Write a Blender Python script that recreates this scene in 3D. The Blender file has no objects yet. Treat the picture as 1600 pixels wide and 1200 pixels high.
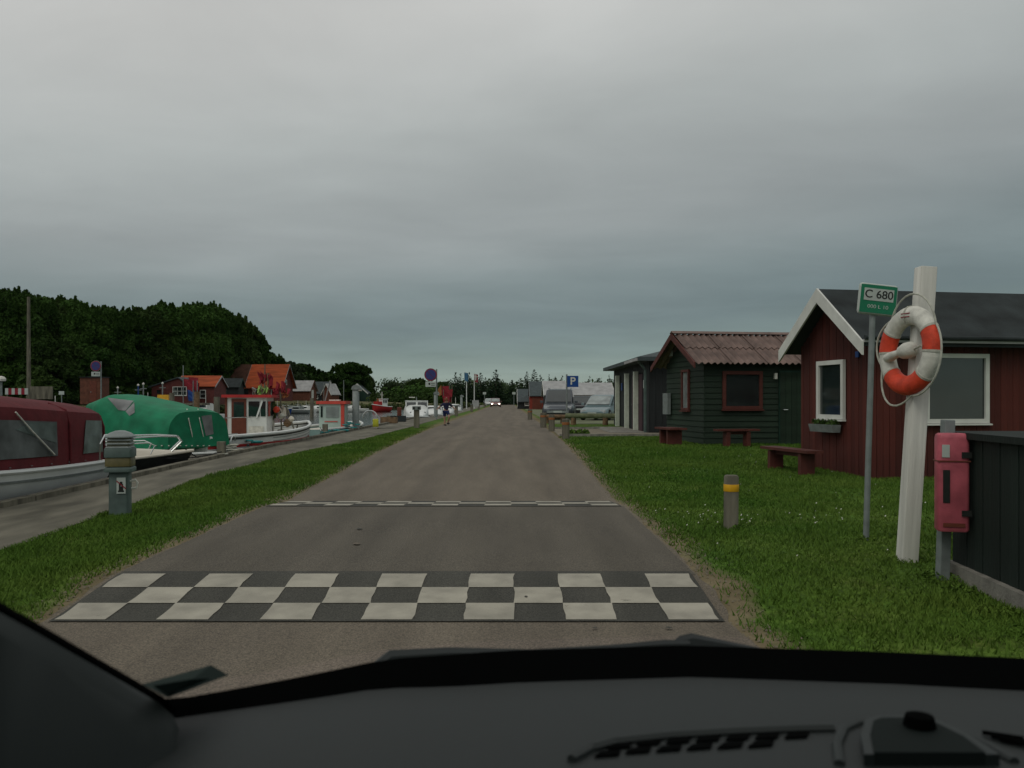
import bpy, bmesh, math, random
import numpy as np
from mathutils import Vector, Matrix, Euler, noise as mnoise
random.seed(7); np.random.seed(7)
R = math.radians
sc = bpy.context.scene
col = sc.collection
HC = 1.52            # eye height above the road
F = 1370.0           # focal length in photo pixels
# ------------------------------------------------------------------ camera
cam_d = bpy.data.cameras.new('camera'); cam = bpy.data.objects.new('camera', cam_d); col.objects.link(cam)
cam.location = (0, 0, HC); cam.rotation_euler = (R(90), 0, 0)
cam_d.sensor_width = 36; cam_d.lens = F/1600*36
cam_d.shift_x = 8/1600; cam_d.shift_y = 25/1600
cam_d.clip_start = 0.05; cam_d.clip_end = 4000
cam_d.dof.use_dof = True; cam_d.dof.focus_distance = 14; cam_d.dof.aperture_fstop = 9.0
sc.camera = cam
sc.render.resolution_x = 1024; sc.render.resolution_y = 768
sc.cycles.use_denoising = True
sc.cycles.max_bounces = 6; sc.cycles.transparent_max_bounces = 12
sc.cycles.sample_clamp_indirect = 4
sc.view_settings.view_transform = 'Standard'; sc.view_settings.look = 'None'
sc.view_settings.exposure = 0.38; sc.view_settings.gamma = 1; sc.view_settings.use_curve_mapping = False
# ------------------------------------------------------------------ world: overcast
SUN_EL, SUN_AZ = 48, 215
w = bpy.data.worlds.new('World'); sc.world = w; w.use_nodes = True
nt = w.node_tree; N = nt.nodes; L = nt.links; N.clear()
def nn(t, **k):
    n = N.new(t)
    for a, b in k.items(): setattr(n, a, b)
    return n
out = nn('ShaderNodeOutputWorld'); bg = nn('ShaderNodeBackground'); bg.inputs[1].default_value = 0.1
sky = nn('ShaderNodeTexSky', sky_type='NISHITA', sun_disc=False, sun_elevation=R(SUN_EL), sun_rotation=R(SUN_AZ))
tc = nn('ShaderNodeTexCoord'); sep = nn('ShaderNodeSeparateXYZ'); L.new(tc.outputs['Generated'], sep.inputs[0])
ramp = nn('ShaderNodeValToRGB')
stops = [(0.0, (.27,.30,.262)), (.022, (.225,.272,.252)), (.050, (.165,.210,.208)), (.085, (.136,.172,.182)), (.13, (.168,.200,.208)),
         (.20, (.245,.262,.268)), (.30, (.335,.348,.350)), (.42, (.435,.430,.428)), (1.0, (.49,.48,.475))]
cr = ramp.color_ramp
while len(cr.elements) < len(stops): cr.elements.new(.5)
for e, (p, c) in zip(cr.elements, stops): e.position = p; e.color = (*c, 1)
def math_(op, a=None, b=None):
    m = nn('ShaderNodeMath', operation=op)
    for i, v in enumerate((a, b)):
        if v is None: continue
        if isinstance(v, (int, float)): m.inputs[i].default_value = v
        else: L.new(v, m.inputs[i])
    return m.outputs[0]
zc = math_('MAXIMUM', sep.outputs[2], 0.0)
# cloud plane coordinates
den = math_('ADD', zc, 0.09)
u = math_('DIVIDE', sep.outputs[0], den); v = math_('DIVIDE', sep.outputs[1], den)
comb = nn('ShaderNodeCombineXYZ'); L.new(u, comb.inputs[0]); L.new(v, comb.inputs[1])
n1 = nn('ShaderNodeTexNoise'); n1.inputs['Scale'].default_value = .55; n1.inputs['Detail'].default_value = 5; n1.inputs['Roughness'].default_value = .45
mp = nn('ShaderNodeMapping'); mp.inputs['Scale'].default_value = (.55, 1.0, 1); mp.inputs['Location'].default_value = (3.1, 1.7, 0)
L.new(comb.outputs[0], mp.inputs[0]); L.new(mp.outputs[0], n1.inputs['Vector'])
# cloud bands shift the ramp lookup a little and modulate brightness
off = math_('MULTIPLY', math_('SUBTRACT', n1.outputs['Fac'], .5), .10)
lk = math_('ADD', zc, math_('MULTIPLY', off, math_('MINIMUM', math_('MULTIPLY', zc, 6.0), 1.0)))
# left brighter than right
side = math_('MULTIPLY', sep.outputs[0], -.13)
lk2 = math_('ADD', lk, math_('MULTIPLY', side, math_('MINIMUM', math_('MULTIPLY', zc, 3.0), 1.0)))
L.new(lk2, ramp.inputs[0])
n3 = nn('ShaderNodeTexNoise'); n3.inputs['Scale'].default_value = 1.6; n3.inputs['Detail'].default_value = 6; n3.inputs['Roughness'].default_value = .55; n3.inputs['Distortion'].default_value = .4
mp3 = nn('ShaderNodeMapping'); mp3.inputs['Scale'].default_value = (.8, 1.0, 1); mp3.inputs['Location'].default_value = (7.3, 2.2, 0); L.new(comb.outputs[0], mp3.inputs[0]); L.new(mp3.outputs[0], n3.inputs['Vector'])
mod = math_('ADD', math_('ADD', math_('MULTIPLY', n1.outputs['Fac'], .5), math_('MULTIPLY', n3.outputs['Fac'], .34)), .58)
vm = nn('ShaderNodeVectorMath', operation='SCALE'); L.new(ramp.outputs[0], vm.inputs[0]); L.new(math_('MULTIPLY', mod, 10.5), vm.inputs[3])
mix = nn('ShaderNodeMix', data_type='RGBA'); mix.inputs[0].default_value = .97
L.new(sky.outputs[0], mix.inputs[6]); L.new(vm.outputs[0], mix.inputs[7]); L.new(mix.outputs[2], bg.inputs[0]); L.new(bg.outputs[0], out.inputs[0])
sd = bpy.data.lights.new('sun', 'SUN'); sd.energy = .5; sd.angle = R(25); sd.color = (1, .96, .88)
sun = bpy.data.objects.new('sun', sd); col.objects.link(sun)
sun.rotation_euler = (R(90-SUN_EL), 0, R(180-SUN_AZ))
# ------------------------------------------------------------------ materials
MATS = {}
def mat(name, c, rough=.7, var=.15, scale=6, bump=0, bscale=None, rnd=0, metal=0, stretch=(1,1,1), c2=None, spec=.3, emit=None, coat=0):
    if name in MATS: return MATS[name]
    m = bpy.data.materials.new(name); m.use_nodes = True; MATS[name] = m
    t = m.node_tree; b = t.nodes['Principled BSDF']
    b.inputs['Roughness'].default_value = rough; b.inputs['Metallic'].default_value = metal
    b.inputs['Specular IOR Level'].default_value = spec; b.inputs['Coat Weight'].default_value = coat
    tcn = t.nodes.new('ShaderNodeTexCoord'); mpn = t.nodes.new('ShaderNodeMapping'); mpn.inputs['Scale'].default_value = stretch
    t.links.new(tcn.outputs['Object'], mpn.inputs[0])
    no = t.nodes.new('ShaderNodeTexNoise'); no.inputs['Scale'].default_value = scale; no.inputs['Detail'].default_value = 5
    t.links.new(mpn.outputs[0], no.inputs['Vector'])
    rp = t.nodes.new('ShaderNodeValToRGB'); t.links.new(no.outputs['Fac'], rp.inputs[0])
    lo = tuple(x*(1-var*1.6) for x in c); hi = tuple(min(1, x*(1+var*1.6)) for x in (c2 or c))
    rp.color_ramp.elements[0].position = .3; rp.color_ramp.elements[0].color = (*lo, 1)
    rp.color_ramp.elements[1].position = .7; rp.color_ramp.elements[1].color = (*hi, 1)
    last = rp.outputs[0]
    if rnd:
        oi = t.nodes.new('ShaderNodeObjectInfo'); mr = t.nodes.new('ShaderNodeMapRange')
        mr.inputs['To Min'].default_value = 1-rnd; mr.inputs['To Max'].default_value = 1+rnd
        t.links.new(oi.outputs['Random'], mr.inputs[0])
        sc_ = t.nodes.new('ShaderNodeVectorMath'); sc_.operation = 'SCALE'
        t.links.new(last, sc_.inputs[0]); t.links.new(mr.outputs[0], sc_.inputs[3]); last = sc_.outputs[0]
    t.links.new(last, b.inputs['Base Color'])
    if emit: b.inputs['Emission Color'].default_value = (*emit[:3], 1); b.inputs['Emission Strength'].default_value = emit[3]
    if bump:
        bn = t.nodes.new('ShaderNodeBump'); bn.inputs['Strength'].default_value = bump; bn.inputs['Distance'].default_value = .02
        n2 = t.nodes.new('ShaderNodeTexNoise'); n2.inputs['Scale'].default_value = bscale or scale*4; n2.inputs['Detail'].default_value = 4
        t.links.new(mpn.outputs[0], n2.inputs['Vector']); t.links.new(n2.outputs['Fac'], bn.inputs['Height']); t.links.new(bn.outputs[0], b.inputs['Normal'])
    return m
M_white = mat('white_paint', (.62,.62,.58), .5, .06, 3)
M_wboat = mat('white_gelcoat', (.66,.68,.66), .3, .06, 2, spec=.5)
M_cream = mat('cream_gelcoat', (.60,.55,.46), .4, .06, 2)
M_red = mat('red_boards', (.085,.018,.013), .8, .3, 4, .4, 40, rnd=.22, stretch=(1,1,.15))
M_redtrim = mat('red_trim', (.085,.022,.016), .65, .15, 4)
M_green = mat('dark_green_boards', (.013,.026,.015), .75, .2, 5, .25, 40, rnd=.15, stretch=(.15,.15,1))
M_greentrim = mat('green_trim', (.016,.045,.032), .7, .15, 5)
M_black = mat('black_boards', (.018,.021,.022), .8, .2, 5, .2, 40, rnd=.15, stretch=(1,1,.15))
M_felt = mat('roof_felt', (.023,.029,.030), .9, .28, 2, .3, 60)
M_corr = mat('rust_brown_corrugated', (.145,.098,.083), .7, .22, 2.5, .15, 30, rnd=.1)
M_slate = mat('blue_grey_roof', (.05,.065,.068), .7, .15, 3)
M_glass = mat('window_glass', (.018,.026,.026), .04, .3, 1.2, spec=1.0, bump=.02, bscale=1.5)
M_glassl = mat('pale_window_glass', (.22,.25,.245), .12, .25, 2, spec=.6)
M_grey = mat('galvanised_grey', (.21,.235,.23), .5, .12, 8, metal=.2)
M_post = mat('grey_green_paint', (.065,.095,.085), .55, .18, 5)
M_wood = mat('weathered_wood', (.13,.12,.09), .85, .3, 6, .5, 30, stretch=(1,1,.2))
M_wood2 = mat('brown_wood', (.16,.10,.055), .8, .3, 6, .4, 30)
M_rail = mat('steel_rail', (.6,.62,.62), .25, .05, 5, metal=.9)
M_orange = mat('orange_paint', (.27,.10,.03), .6, .15, 8)
M_yellow = mat('yellow_band', (.62,.33,.008), .55, .1, 10)
M_buoyred = mat('buoy_red', (.60,.055,.022), .6, .15, 12, .25, 60)
M_buoyw = mat('buoy_white', (.60,.59,.53), .6, .13, 14, .25, 60)
M_case = mat('faded_red_plastic', (.44,.095,.125), .5, .18, 7, .1, 30)
M_concrete = mat('concrete', (.20,.19,.165), .9, .2, 7, .4, 50)
M_maroon = mat('maroon_canvas', (.105,.012,.016), .85, .12, 5, .3, 12)
M_tarp = mat('green_tarp', (.006,.17,.080), .7, .15, 3, .5, 5)
M_vinyl = mat('clear_vinyl', (.10,.13,.125), .25, .35, 3, spec=.6)
M_vinyld = mat('grey_vinyl', (.09,.10,.10), .5, .3, 3)
M_navy = mat('navy_stripe', (.01,.02,.06), .5, .1, 4)
M_antif = mat('black_bottom_paint', (.008,.009,.008), .6, .1, 4)
M_teal = mat('teal_paint', (.02,.20,.20), .6, .2, 6)
M_rboat = mat('boat_red', (.42,.03,.03), .5, .12, 5)
M_brownred = mat('red_brown_door', (.13,.035,.02), .5, .12, 5)
M_blue = mat('blue_paint', (.01,.05,.22), .45, .05, 5)
M_sblue = mat('sign_blue', (.010,.06,.24), .4, .03, 5)
M_sgreen = mat('sign_green', (.01,.17,.085), .4, .05, 5)
M_sred = mat('sign_red', (.24,.012,.025), .4, .03, 5)
M_splate = mat('sign_white', (.42,.46,.43), .5, .05, 5)
M_ink = mat('black_print', (.012,.014,.012), .6, .03, 5)
M_rubber = mat('black_rubber', (.012,.012,.012), .8, .1, 6)
M_tile = mat('orange_roof_tiles', (.30,.058,.017), .85, .2, 1.2, .6, 4, stretch=(.4,.4,3))
M_tiled = mat('dark_roof_tiles', (.085,.038,.024), .85, .25, 1.2, .6, 4)
M_asb = mat('pale_sheet_roof', (.33,.33,.33), .8, .12, 1.5)
M_brick = mat('dull_brick', (.12,.045,.028), .85, .2, 3)
M_flag = mat('red_cloth', (.22,.018,.028), .85, .2, 9)
M_flagg = mat('lime_cloth', (.25,.45,.12), .85, .15, 9)
M_flagb = mat('blue_cloth', (.05,.14,.24), .85, .15, 9)
M_rope = mat('pale_rope', (.42,.42,.36), .9, .15, 20)
M_skin = mat('skin', (.38,.22,.16), .6, .05, 5)
M_hair = mat('red_brown_hair', (.16,.045,.02), .7, .2, 12)
M_trunk = mat('bark', (.05,.04,.03), .9, .3, 6, .5, 20)
M_reed = mat('reeds', (.055,.075,.02), .9, .3, 2, .6, 10)

def foliage(name, c1, c2, rnd=.25, scale=.5):
    m = mat(name, c1, .75, .05, scale, rnd=rnd, c2=c2)
    b = m.node_tree.nodes['Principled BSDF']; b.inputs['Specular IOR Level'].default_value = .05
    rp = [n for n in m.node_tree.nodes if n.type == 'VALTORGB'][0]
    rp.color_ramp.elements[0].color = (*c1, 1); rp.color_ramp.elements[1].color = (*c2, 1)
    return m
F_dark = foliage('leaves_dark', (.020,.050,.010), (.046,.090,.018), scale=.25)
F_mid = foliage('leaves_mid', (.024,.052,.012), (.052,.086,.022), scale=.25)
F_con = foliage('needles', (.010,.024,.012), (.026,.048,.022))
F_far = foliage('leaves_far', (.028,.050,.022), (.060,.085,.038))
# ------------------------------------------------------------------ mesh helper
class MB:
    def __init__(s): s.v = []; s.f = []
    def add(s, vs, fs):
        o = len(s.v); s.v += [tuple(p) for p in vs]; s.f += [tuple(i+o for i in f) for f in fs]; return s
    def box(s, c, d, rz=0, rx=0, ry=0, taper=1.0):
        m = Euler((rx, ry, rz)).to_matrix(); vs = []
        for z in (-1, 1):
            k = taper if z > 0 else 1
            for x, y in ((-1,-1),(1,-1),(1,1),(-1,1)):
                vs.append(Vector(c) + m @ Vector((x*d[0]/2*k, y*d[1]/2*k, z*d[2]/2)))
        return s.add(vs, [(3,2,1,0),(4,5,6,7),(0,1,5,4),(1,2,6,5),(2,3,7,6),(3,0,4,7)])
    def bevbox(s, c, d, b=.02, rz=0):
        prof = []
        hx, hy = d[0]/2, d[1]/2
        for (sx, sy) in ((1,1),(-1,1),(-1,-1),(1,-1)):
            q = [(hx, hy-b), (hx-b*.3, hy-b*.3), (hx-b, hy)]
            q = [(a*sx, c_*sy) for a, c_ in q]
            if sx*sy < 0: q = q[::-1]
            prof += q
        cr_, sr = math.cos(rz), math.sin(rz)
        def ring(z, k): return [(c[0]+(x*cr_-y*sr)*k, c[1]+(x*sr+y*cr_)*k, z) for x, y in prof]
        zb, zt = c[2]-d[2]/2, c[2]+d[2]/2; kk = 1-b/max(d[0], d[1])
        return s.loft([ring(zb, 1), ring(zt-b*.6, 1), ring(zt, kk)])
    def loft(s, rings, caps=True, closed=True):
        n = len(rings[0]); vs = [p for r in rings for p in r]; fs = []
        for i in range(len(rings)-1):
            for j in range(n if closed else n-1):
                k = (j+1) % n; fs.append((i*n+j, i*n+k, (i+1)*n+k, (i+1)*n+j))
        if caps and closed: fs.append(tuple(range(n))[::-1]); fs.append(tuple((len(rings)-1)*n+j for j in range(n)))
        return s.add(vs, fs)
    def tube(s, pts, r, n=8, caps=True):
        pts = [Vector(p) for p in pts]; rings = []
        for i, p in enumerate(pts):
            t = (pts[min(i+1, len(pts)-1)]-pts[max(i-1, 0)]).normalized()
            a = t.orthogonal().normalized() if i == 0 else (a_ - t*a_.dot(t)).normalized()
            a_ = a; b = t.cross(a); rr = r[i] if isinstance(r, (list, tuple)) else r
            rings.append([p + (a*math.cos(2*math.pi*k/n) + b*math.sin(2*math.pi*k/n))*rr for k in range(n)])
        return s.loft(rings, caps)
    def lathe(s, prof, n=16, c=(0,0,0)):
        return s.loft([[(c[0]+r*math.cos(2*math.pi*k/n), c[1]+r*math.sin(2*math.pi*k/n), c[2]+z) for k in range(n)] for r, z in prof])
    def quad(s, a, b, c, d, th=0):
        if not th: return s.add([a, b, c, d], [(0,1,2,3)])
        a, b, c, d = map(Vector, (a, b, c, d)); n_ = (b-a).cross(d-a).normalized()*th
        return s.add([a, b, c, d, a+n_, b+n_, c+n_, d+n_], [(3,2,1,0),(4,5,6,7),(0,1,5,4),(1,2,6,5),(2,3,7,6),(3,0,4,7)])
    def prism(s, poly, vec):
        n = len(poly); v_ = Vector(vec); vs = [Vector(p) for p in poly]; vs += [p+v_ for p in vs]
        return s.add(vs, [tuple(range(n))[::-1], tuple(range(n, 2*n))] + [(i, (i+1) % n, (i+1) % n+n, i+n) for i in range(n)])
    def torus(s, c, R_, r, ax='y', a0=0, a1=2*math.pi, n=40, k=14, flat=1.0):
        full = abs(a1-a0) > 6.28; rings = []
        for i in range(n if full else n+1):
            a = a0+(a1-a0)*i/n; ring = []
            for j in range(k):
                b = 2*math.pi*j/k; q = R_+r*math.cos(b); h = r*flat*math.sin(b)
                if ax == 'y': ring.append((c[0]+q*math.cos(a), c[1]+h, c[2]+q*math.sin(a)))
                else: ring.append((c[0]+q*math.cos(a), c[1]+q*math.sin(a), c[2]+h))
            rings.append(ring)
        if full: rings.append(rings[0])
        return s.loft(rings, caps=not full)
    def build(s, name, m, parent=None, smooth=False, **kw):
        me = bpy.data.meshes.new(name); me.from_pydata([tuple(p) for p in s.v], [], s.f); me.validate()
        bm = bmesh.new(); bm.from_mesh(me)
        if smooth: bmesh.ops.remove_doubles(bm, verts=bm.verts, dist=1e-5)
        bmesh.ops.recalc_face_normals(bm, faces=bm.faces); bm.to_mesh(me); bm.free()
        return link(name, me, m, parent, smooth, **kw)
def link(name, me, m, parent=None, smooth=False, loc=None, rz=None):
    if m and not me.materials:
        for x in (m if isinstance(m, (list, tuple)) else [m]): me.materials.append(x)
    if smooth and len(me.polygons):
        me.polygons.foreach_set('use_smooth', [True]*len(me.polygons))
        me.set_sharp_from_angle(angle=R(40))
    o = bpy.data.objects.new(name, me); col.objects.link(o)
    if parent is not None: o.parent = parent
    if loc is not None: o.location = loc
    if rz is not None: o.rotation_euler[2] = rz
    return o
def tag(o, label=None, cat=None, group=None, kind=None):
    for k_, v_ in (('label', label), ('category', cat), ('group', group), ('kind', kind)):
        if v_: o[k_] = v_
    return o
def thing(name, label, cat, loc=(0,0,0), rz=0, group=None):
    o = bpy.data.objects.new(name, None); o.empty_display_size = .2; col.objects.link(o)
    o.location = loc; o.rotation_euler[2] = rz; return tag(o, label, cat, group)
def copy_tree(o, parent=None):
    c = o.copy(); col.objects.link(c); c.parent = parent
    for ch in [x for x in col.objects if x.parent == o]: copy_tree(ch, c)
    return c
def text(name, s_, size, m, parent, loc, rot=(R(90),0,0), sx=1.0, th=.002, bold=0):
    cu = bpy.data.curves.new(name, 'FONT'); cu.body = s_; cu.size = size; cu.extrude = th; cu.offset = bold
    cu.align_x = 'CENTER'; cu.align_y = 'CENTER'
    tmp = bpy.data.objects.new(name, cu); col.objects.link(tmp)
    me = bpy.data.meshes.new_from_object(tmp.evaluated_get(bpy.context.evaluated_depsgraph_get()))
    bpy.data.objects.remove(tmp); me.name = name; me.materials.clear()
    o = link(name, me, m, parent); o.location = loc; o.rotation_euler = rot; o.scale = (sx, 1, 1); return o
def P(px, py, Y): return Vector(((px-792)/F*Y, Y, HC-(py-625)/F*Y))
def lerp(pts, y):
    if y <= pts[0][0]: return pts[0][1]
    for (a, b), (c, d) in zip(pts, pts[1:]):
        if y <= c: return b+(d-b)*(y-a)/(c-a)
    return pts[-1][1]
def sm(t): t = max(0, min(1, t)); return t*t*(3-2*t)
# ------------------------------------------------------------------ ground
G = lambda y: lerp([(-20,0),(6,0),(7,.01),(12.5,.06),(15,.12),(18,.19),(22,.27),(26,.315),(30,.34),(37,.36),(45,.37)], y)
RZ = lambda y: lerp([(6,0),(6.1,.004),(6.95,.100),(7.1,.109),(11.35,.130),(11.5,.128),(12.45,.064),(12.6,.062)], y) if 6 < y < 12.6 else G(y)
RL = lambda y: lerp([(-20,-3.2),(12,-3.17),(20,-3.1),(45,-3.0),(80,-2.9)], y)
RR = lambda y: lerp([(-20,1.53),(12,1.55),(25,1.62),(45,1.62)], y)
QG = lambda y: lerp([(-20,-4.9),(9,-5.0),(15,-5.4),(20,-5.1),(26,-4.35),(37,-4.1),(100,-4.0)], y)     # quay / grass
QE = lambda y: lerp([(-20,-7.4),(12,-6.9),(20,-6.45),(28,-5.95),(40,-5.8)], y)                       # quay edge
WATER = -.25
def H(x, y):
    g = G(y); h = RZ(y)-g
    d = max(RL(y)-x, x-RR(y), 0)
    lawn = .05*sm((x-RR(y)-.3)/1.5)*sm((30-y)/6) if x > 0 else 0
    return g + h*(1-sm(d/1.4)) + lawn
def sheet(name, xs_f, ys, zf, m, kind='structure', parent=None, skirt=0):
    vs = []; fs = []; nx = len(xs_f(0))
    for y in ys:
        for x in xs_f(y): vs.append((x, y, zf(x, y)))
    for i in range(len(ys)-1):
        for j in range(nx-1): a = i*nx+j; fs.append((a, a+1, a+nx+1, a+nx))
    b = MB().add(vs, fs); o = b.build(name, m, parent, smooth=False)
    o.data.polygons.foreach_set('use_smooth', [True]*len(o.data.polygons))
    return tag(o, kind=kind)
ys_f = [-20,-10,-4,0,2,4,5] + [5.5+.25*i for i in range(34)] + [14+.6*i for i in range(34)] + [36,40,45,50,60,80,100,130,170,220,300,420,600,900,1500]
# grass material: variation, worn sandy verge along the road edge
def ground_mat():
    m = bpy.data.materials.new('lawn_and_verge'); m.use_nodes = True; t = m.node_tree; b = t.nodes['Principled BSDF']
    b.inputs['Roughness'].default_value = .95; b.inputs['Specular IOR Level'].default_value = .1
    g = t.nodes.new('ShaderNodeNewGeometry')
    def noise(s_, d=5, st=(1,1,1)):
        mp_ = t.nodes.new('ShaderNodeMapping'); mp_.inputs['Scale'].default_value = st; t.links.new(g.outputs['Position'], mp_.inputs[0])
        n_ = t.nodes.new('ShaderNodeTexNoise'); n_.inputs['Scale'].default_value = s_; n_.inputs['Detail'].default_value = d
        t.links.new(mp_.outputs[0], n_.inputs['Vector']); return n_.outputs['Fac']
    def ramp_(f, *st):
        r_ = t.nodes.new('ShaderNodeValToRGB'); t.links.new(f, r_.inputs[0]); c_ = r_.color_ramp
        while len(c_.elements) < len(st): c_.elements.new(.5)
        for e, (p, q) in zip(c_.elements, st): e.position = p; e.color = (*q, 1)
        return r_.outputs[0]
    def mx(f, a, b_):
        x = t.nodes.new('ShaderNodeMix'); x.data_type = 'RGBA'; t.links.new(f, x.inputs[0]); t.links.new(a, x.inputs[6]); t.links.new(b_, x.inputs[7]); return x.outputs[2]
    grass = ramp_(noise(.9, 6), (.25, (.044,.105,.014)), (.5, (.074,.145,.021)), (.75, (.135,.170,.040)))
    fine = ramp_(noise(16, 5, (1,.6,1)), (.35, (.5,.5,.5)), (.62, (1.25,1.2,1.1)))
    mu = t.nodes.new('ShaderNodeMix'); mu.data_type = 'RGBA'; mu.blend_type = 'MULTIPLY'; mu.inputs[0].default_value = 1
    t.links.new(grass, mu.inputs[6]); t.links.new(fine, mu.inputs[7])
    dry = ramp_(noise(3, 5), (.3, (.13,.105,.06)), (.7, (.22,.18,.11)))
    at = t.nodes.new('ShaderNodeAttribute'); at.attribute_name = 'verge'
    def ma(op, a, b_):
        x = t.nodes.new('ShaderNodeMath'); x.operation = op
        for i, q in enumerate((a, b_)):
            if isinstance(q, (int, float)): x.inputs[i].default_value = q
            else: t.links.new(q, x.inputs[i])
        return x.outputs[0]
    f = ma('ADD', at.outputs['Fac'], ma('MULTIPLY', ma('SUBTRACT', noise(2.2, 6, (1,.5,1)), .5), 1.3))
    fr = t.nodes.new('ShaderNodeValToRGB'); t.links.new(f, fr.inputs[0]); fr.color_ramp.elements[0].position = .42; fr.color_ramp.elements[1].position = .78
    t.links.new(mx(fr.outputs[0], mu.outputs[2], dry), b.inputs['Base Color'])
    bn = t.nodes.new('ShaderNodeBump'); bn.inputs['Strength'].default_value = .6; bn.inputs['Distance'].default_value = .04
    t.links.new(noise(30, 3), bn.inputs['Height']); t.links.new(bn.outputs[0], b.inputs['Normal']); return m
M_ground = ground_mat()
def xs_g(y):
    l, r, q = RL(y), RR(y), QG(y)-.15
    a = [q, l-1.3, l-1.0, l-.75, l-.5, l-.32, l-.15, l+.1, -1.6, -.2, r-.1, r+.15, r+.32, r+.5, r+.75, r+1.0, r+1.4, r+2.2, r+3.2, r+4.5, 9, 14, 25, 50, 120, 400, 1200]
    if y > 24: a[1] = (q+a[2])/2
    return a
gr = sheet('ground', xs_g, ys_f, H, M_ground)
at = gr.data.attributes.new('verge', 'FLOAT', 'POINT')
def verge_w(x, y):
    d = max(RL(y)-x, x-RR(y))
    return max(0, 1-d/(.62 if y < 40 else .9)) if d > 0 else 1
at.data.foreach_set('value', [verge_w(v_.co.x, v_.co.y) for v_ in gr.data.vertices])
# asphalt
def road_mat(name, base, hi):
    m = mat(name, base, .85, .06, 2.0, .5, 120, c2=hi, spec=.25, stretch=(1.3,.22,1))
    t = m.node_tree; b = t.nodes['Principled BSDF']; rp = [n for n in t.nodes if n.type == 'VALTORGB'][0]
    tcn = [n for n in t.nodes if n.type == 'TEX_COORD'][0]
    sp = t.nodes.new('ShaderNodeTexNoise'); sp.inputs['Scale'].default_value = 95; sp.inputs['Detail'].default_value = 3; t.links.new(tcn.outputs['Object'], sp.inputs['Vector'])
    r2 = t.nodes.new('ShaderNodeValToRGB'); r2.color_ramp.elements[0].position = .36; r2.color_ramp.elements[0].color = (.62,.62,.62,1); r2.color_ramp.elements[1].position = .66; r2.color_ramp.elements[1].color = (1.4,1.38,1.32,1)
    t.links.new(sp.outputs['Fac'], r2.inputs[0])
    st = t.nodes.new('ShaderNodeTexNoise'); st.inputs['Scale'].default_value = 1.1; st.inputs['Detail'].default_value = 3
    ms = t.nodes.new('ShaderNodeMapping'); ms.inputs['Scale'].default_value = (1.9,.05,1); t.links.new(tcn.outputs['Object'], ms.inputs[0]); t.links.new(ms.outputs[0], st.inputs['Vector'])
    r3 = t.nodes.new('ShaderNodeValToRGB'); r3.color_ramp.elements[0].position = .3; r3.color_ramp.elements[0].color = (.84,.84,.84,1); r3.color_ramp.elements[1].position = .7; r3.color_ramp.elements[1].color = (1.12,1.12,1.1,1)
    t.links.new(st.outputs['Fac'], r3.inputs[0])
    a = rp.outputs[0]
    for q in (r2, r3):
        x = t.nodes.new('ShaderNodeMix'); x.data_type = 'RGBA'; x.blend_type = 'MULTIPLY'; x.inputs[0].default_value = 1
        t.links.new(a, x.inputs[6]); t.links.new(q.outputs[0], x.inputs[7]); a = x.outputs[2]
    t.links.new(a, b.inputs['Base Color']); return m
M_road = road_mat('brown_asphalt', (.135,.114,.090), (.150,.128,.102))
M_roadd = road_mat('dark_asphalt', (.050,.050,.043), (.065,.064,.056))
M_mid = road_mat('hump_asphalt', (.096,.085,.069), (.108,.096,.079))
rag = lambda y, s_: .05*mnoise.noise(Vector((y*1.3, s_, 0)))+.03*mnoise.noise(Vector((y*4.1, s_, 3)))
ys_r = sorted(set([-20,-8,0,3] + [4+.08*i for i in range(120)] + [13.6+.35*i for i in range(60)] + [y for y in ys_f if 34.8 < y < 330]))
road = sheet('road', lambda y: [RL(y)+rag(y,0), -2.4, -1.6, -.82, 0, .8, RR(y)+rag(y,7)], ys_r, lambda x, y: RZ(y)+.006, M_road)
# hump: dark ramp beds, platform surface and the painted squares
S = .35; X0 = -.82-6.5*S
def bed(name, y0, y1, m, dz, x0=X0-.03, x1=X0+13*S+.03):
    ys = [y0+(y1-y0)*i/12 for i in range(13)]
    b = MB(); vs = [(x, y, RZ(y)+dz) for y in ys for x in (x0, x1)]
    b.add(vs, [(2*i, 2*i+1, 2*i+3, 2*i+2) for i in range(12)]); return b.build(name, m, road)
bed('hump_platform', 7.05, 11.42, M_mid, .010, X0-.06, X0+13*S+.06)
bed('ramp_bed', 5.97, 7.16, M_roadd, .014); bed('ramp_bed', 11.36, 12.55, M_roadd, .014)
M_paint = mat('worn_white_road_paint', (.33,.31,.255), .75, .12, 5, .3, 90, rnd=.07)
pt = M_paint.node_tree; pb = pt.nodes['Principled BSDF']; wn = pt.nodes.new('ShaderNodeTexNoise'); wn.inputs['Scale'].default_value = 9; wn.inputs['Detail'].default_value = 9; wn.inputs['Roughness'].default_value = .75
gp_ = pt.nodes.new('ShaderNodeNewGeometry'); pt.links.new(gp_.outputs['Position'], wn.inputs['Vector']); wr = pt.nodes.new('ShaderNodeValToRGB'); wr.color_ramp.elements[0].position = .63; wr.color_ramp.elements[0].color = (0,0,0,1); wr.color_ramp.elements[1].position = .70; wr.color_ramp.elements[1].color = (.8,.8,.8,1)
pt.links.new(wn.outputs['Fac'], wr.inputs[0]); wm = pt.nodes.new('ShaderNodeMix'); wm.data_type = 'RGBA'; pt.links.new(wr.outputs[0], wm.inputs[0]); pt.links.new(pb.inputs['Base Color'].links[0].from_socket, wm.inputs[6]); wm.inputs[7].default_value = (.09,.085,.07,1); pt.links.new(wm.outputs[2], pb.inputs['Base Color'])
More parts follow.
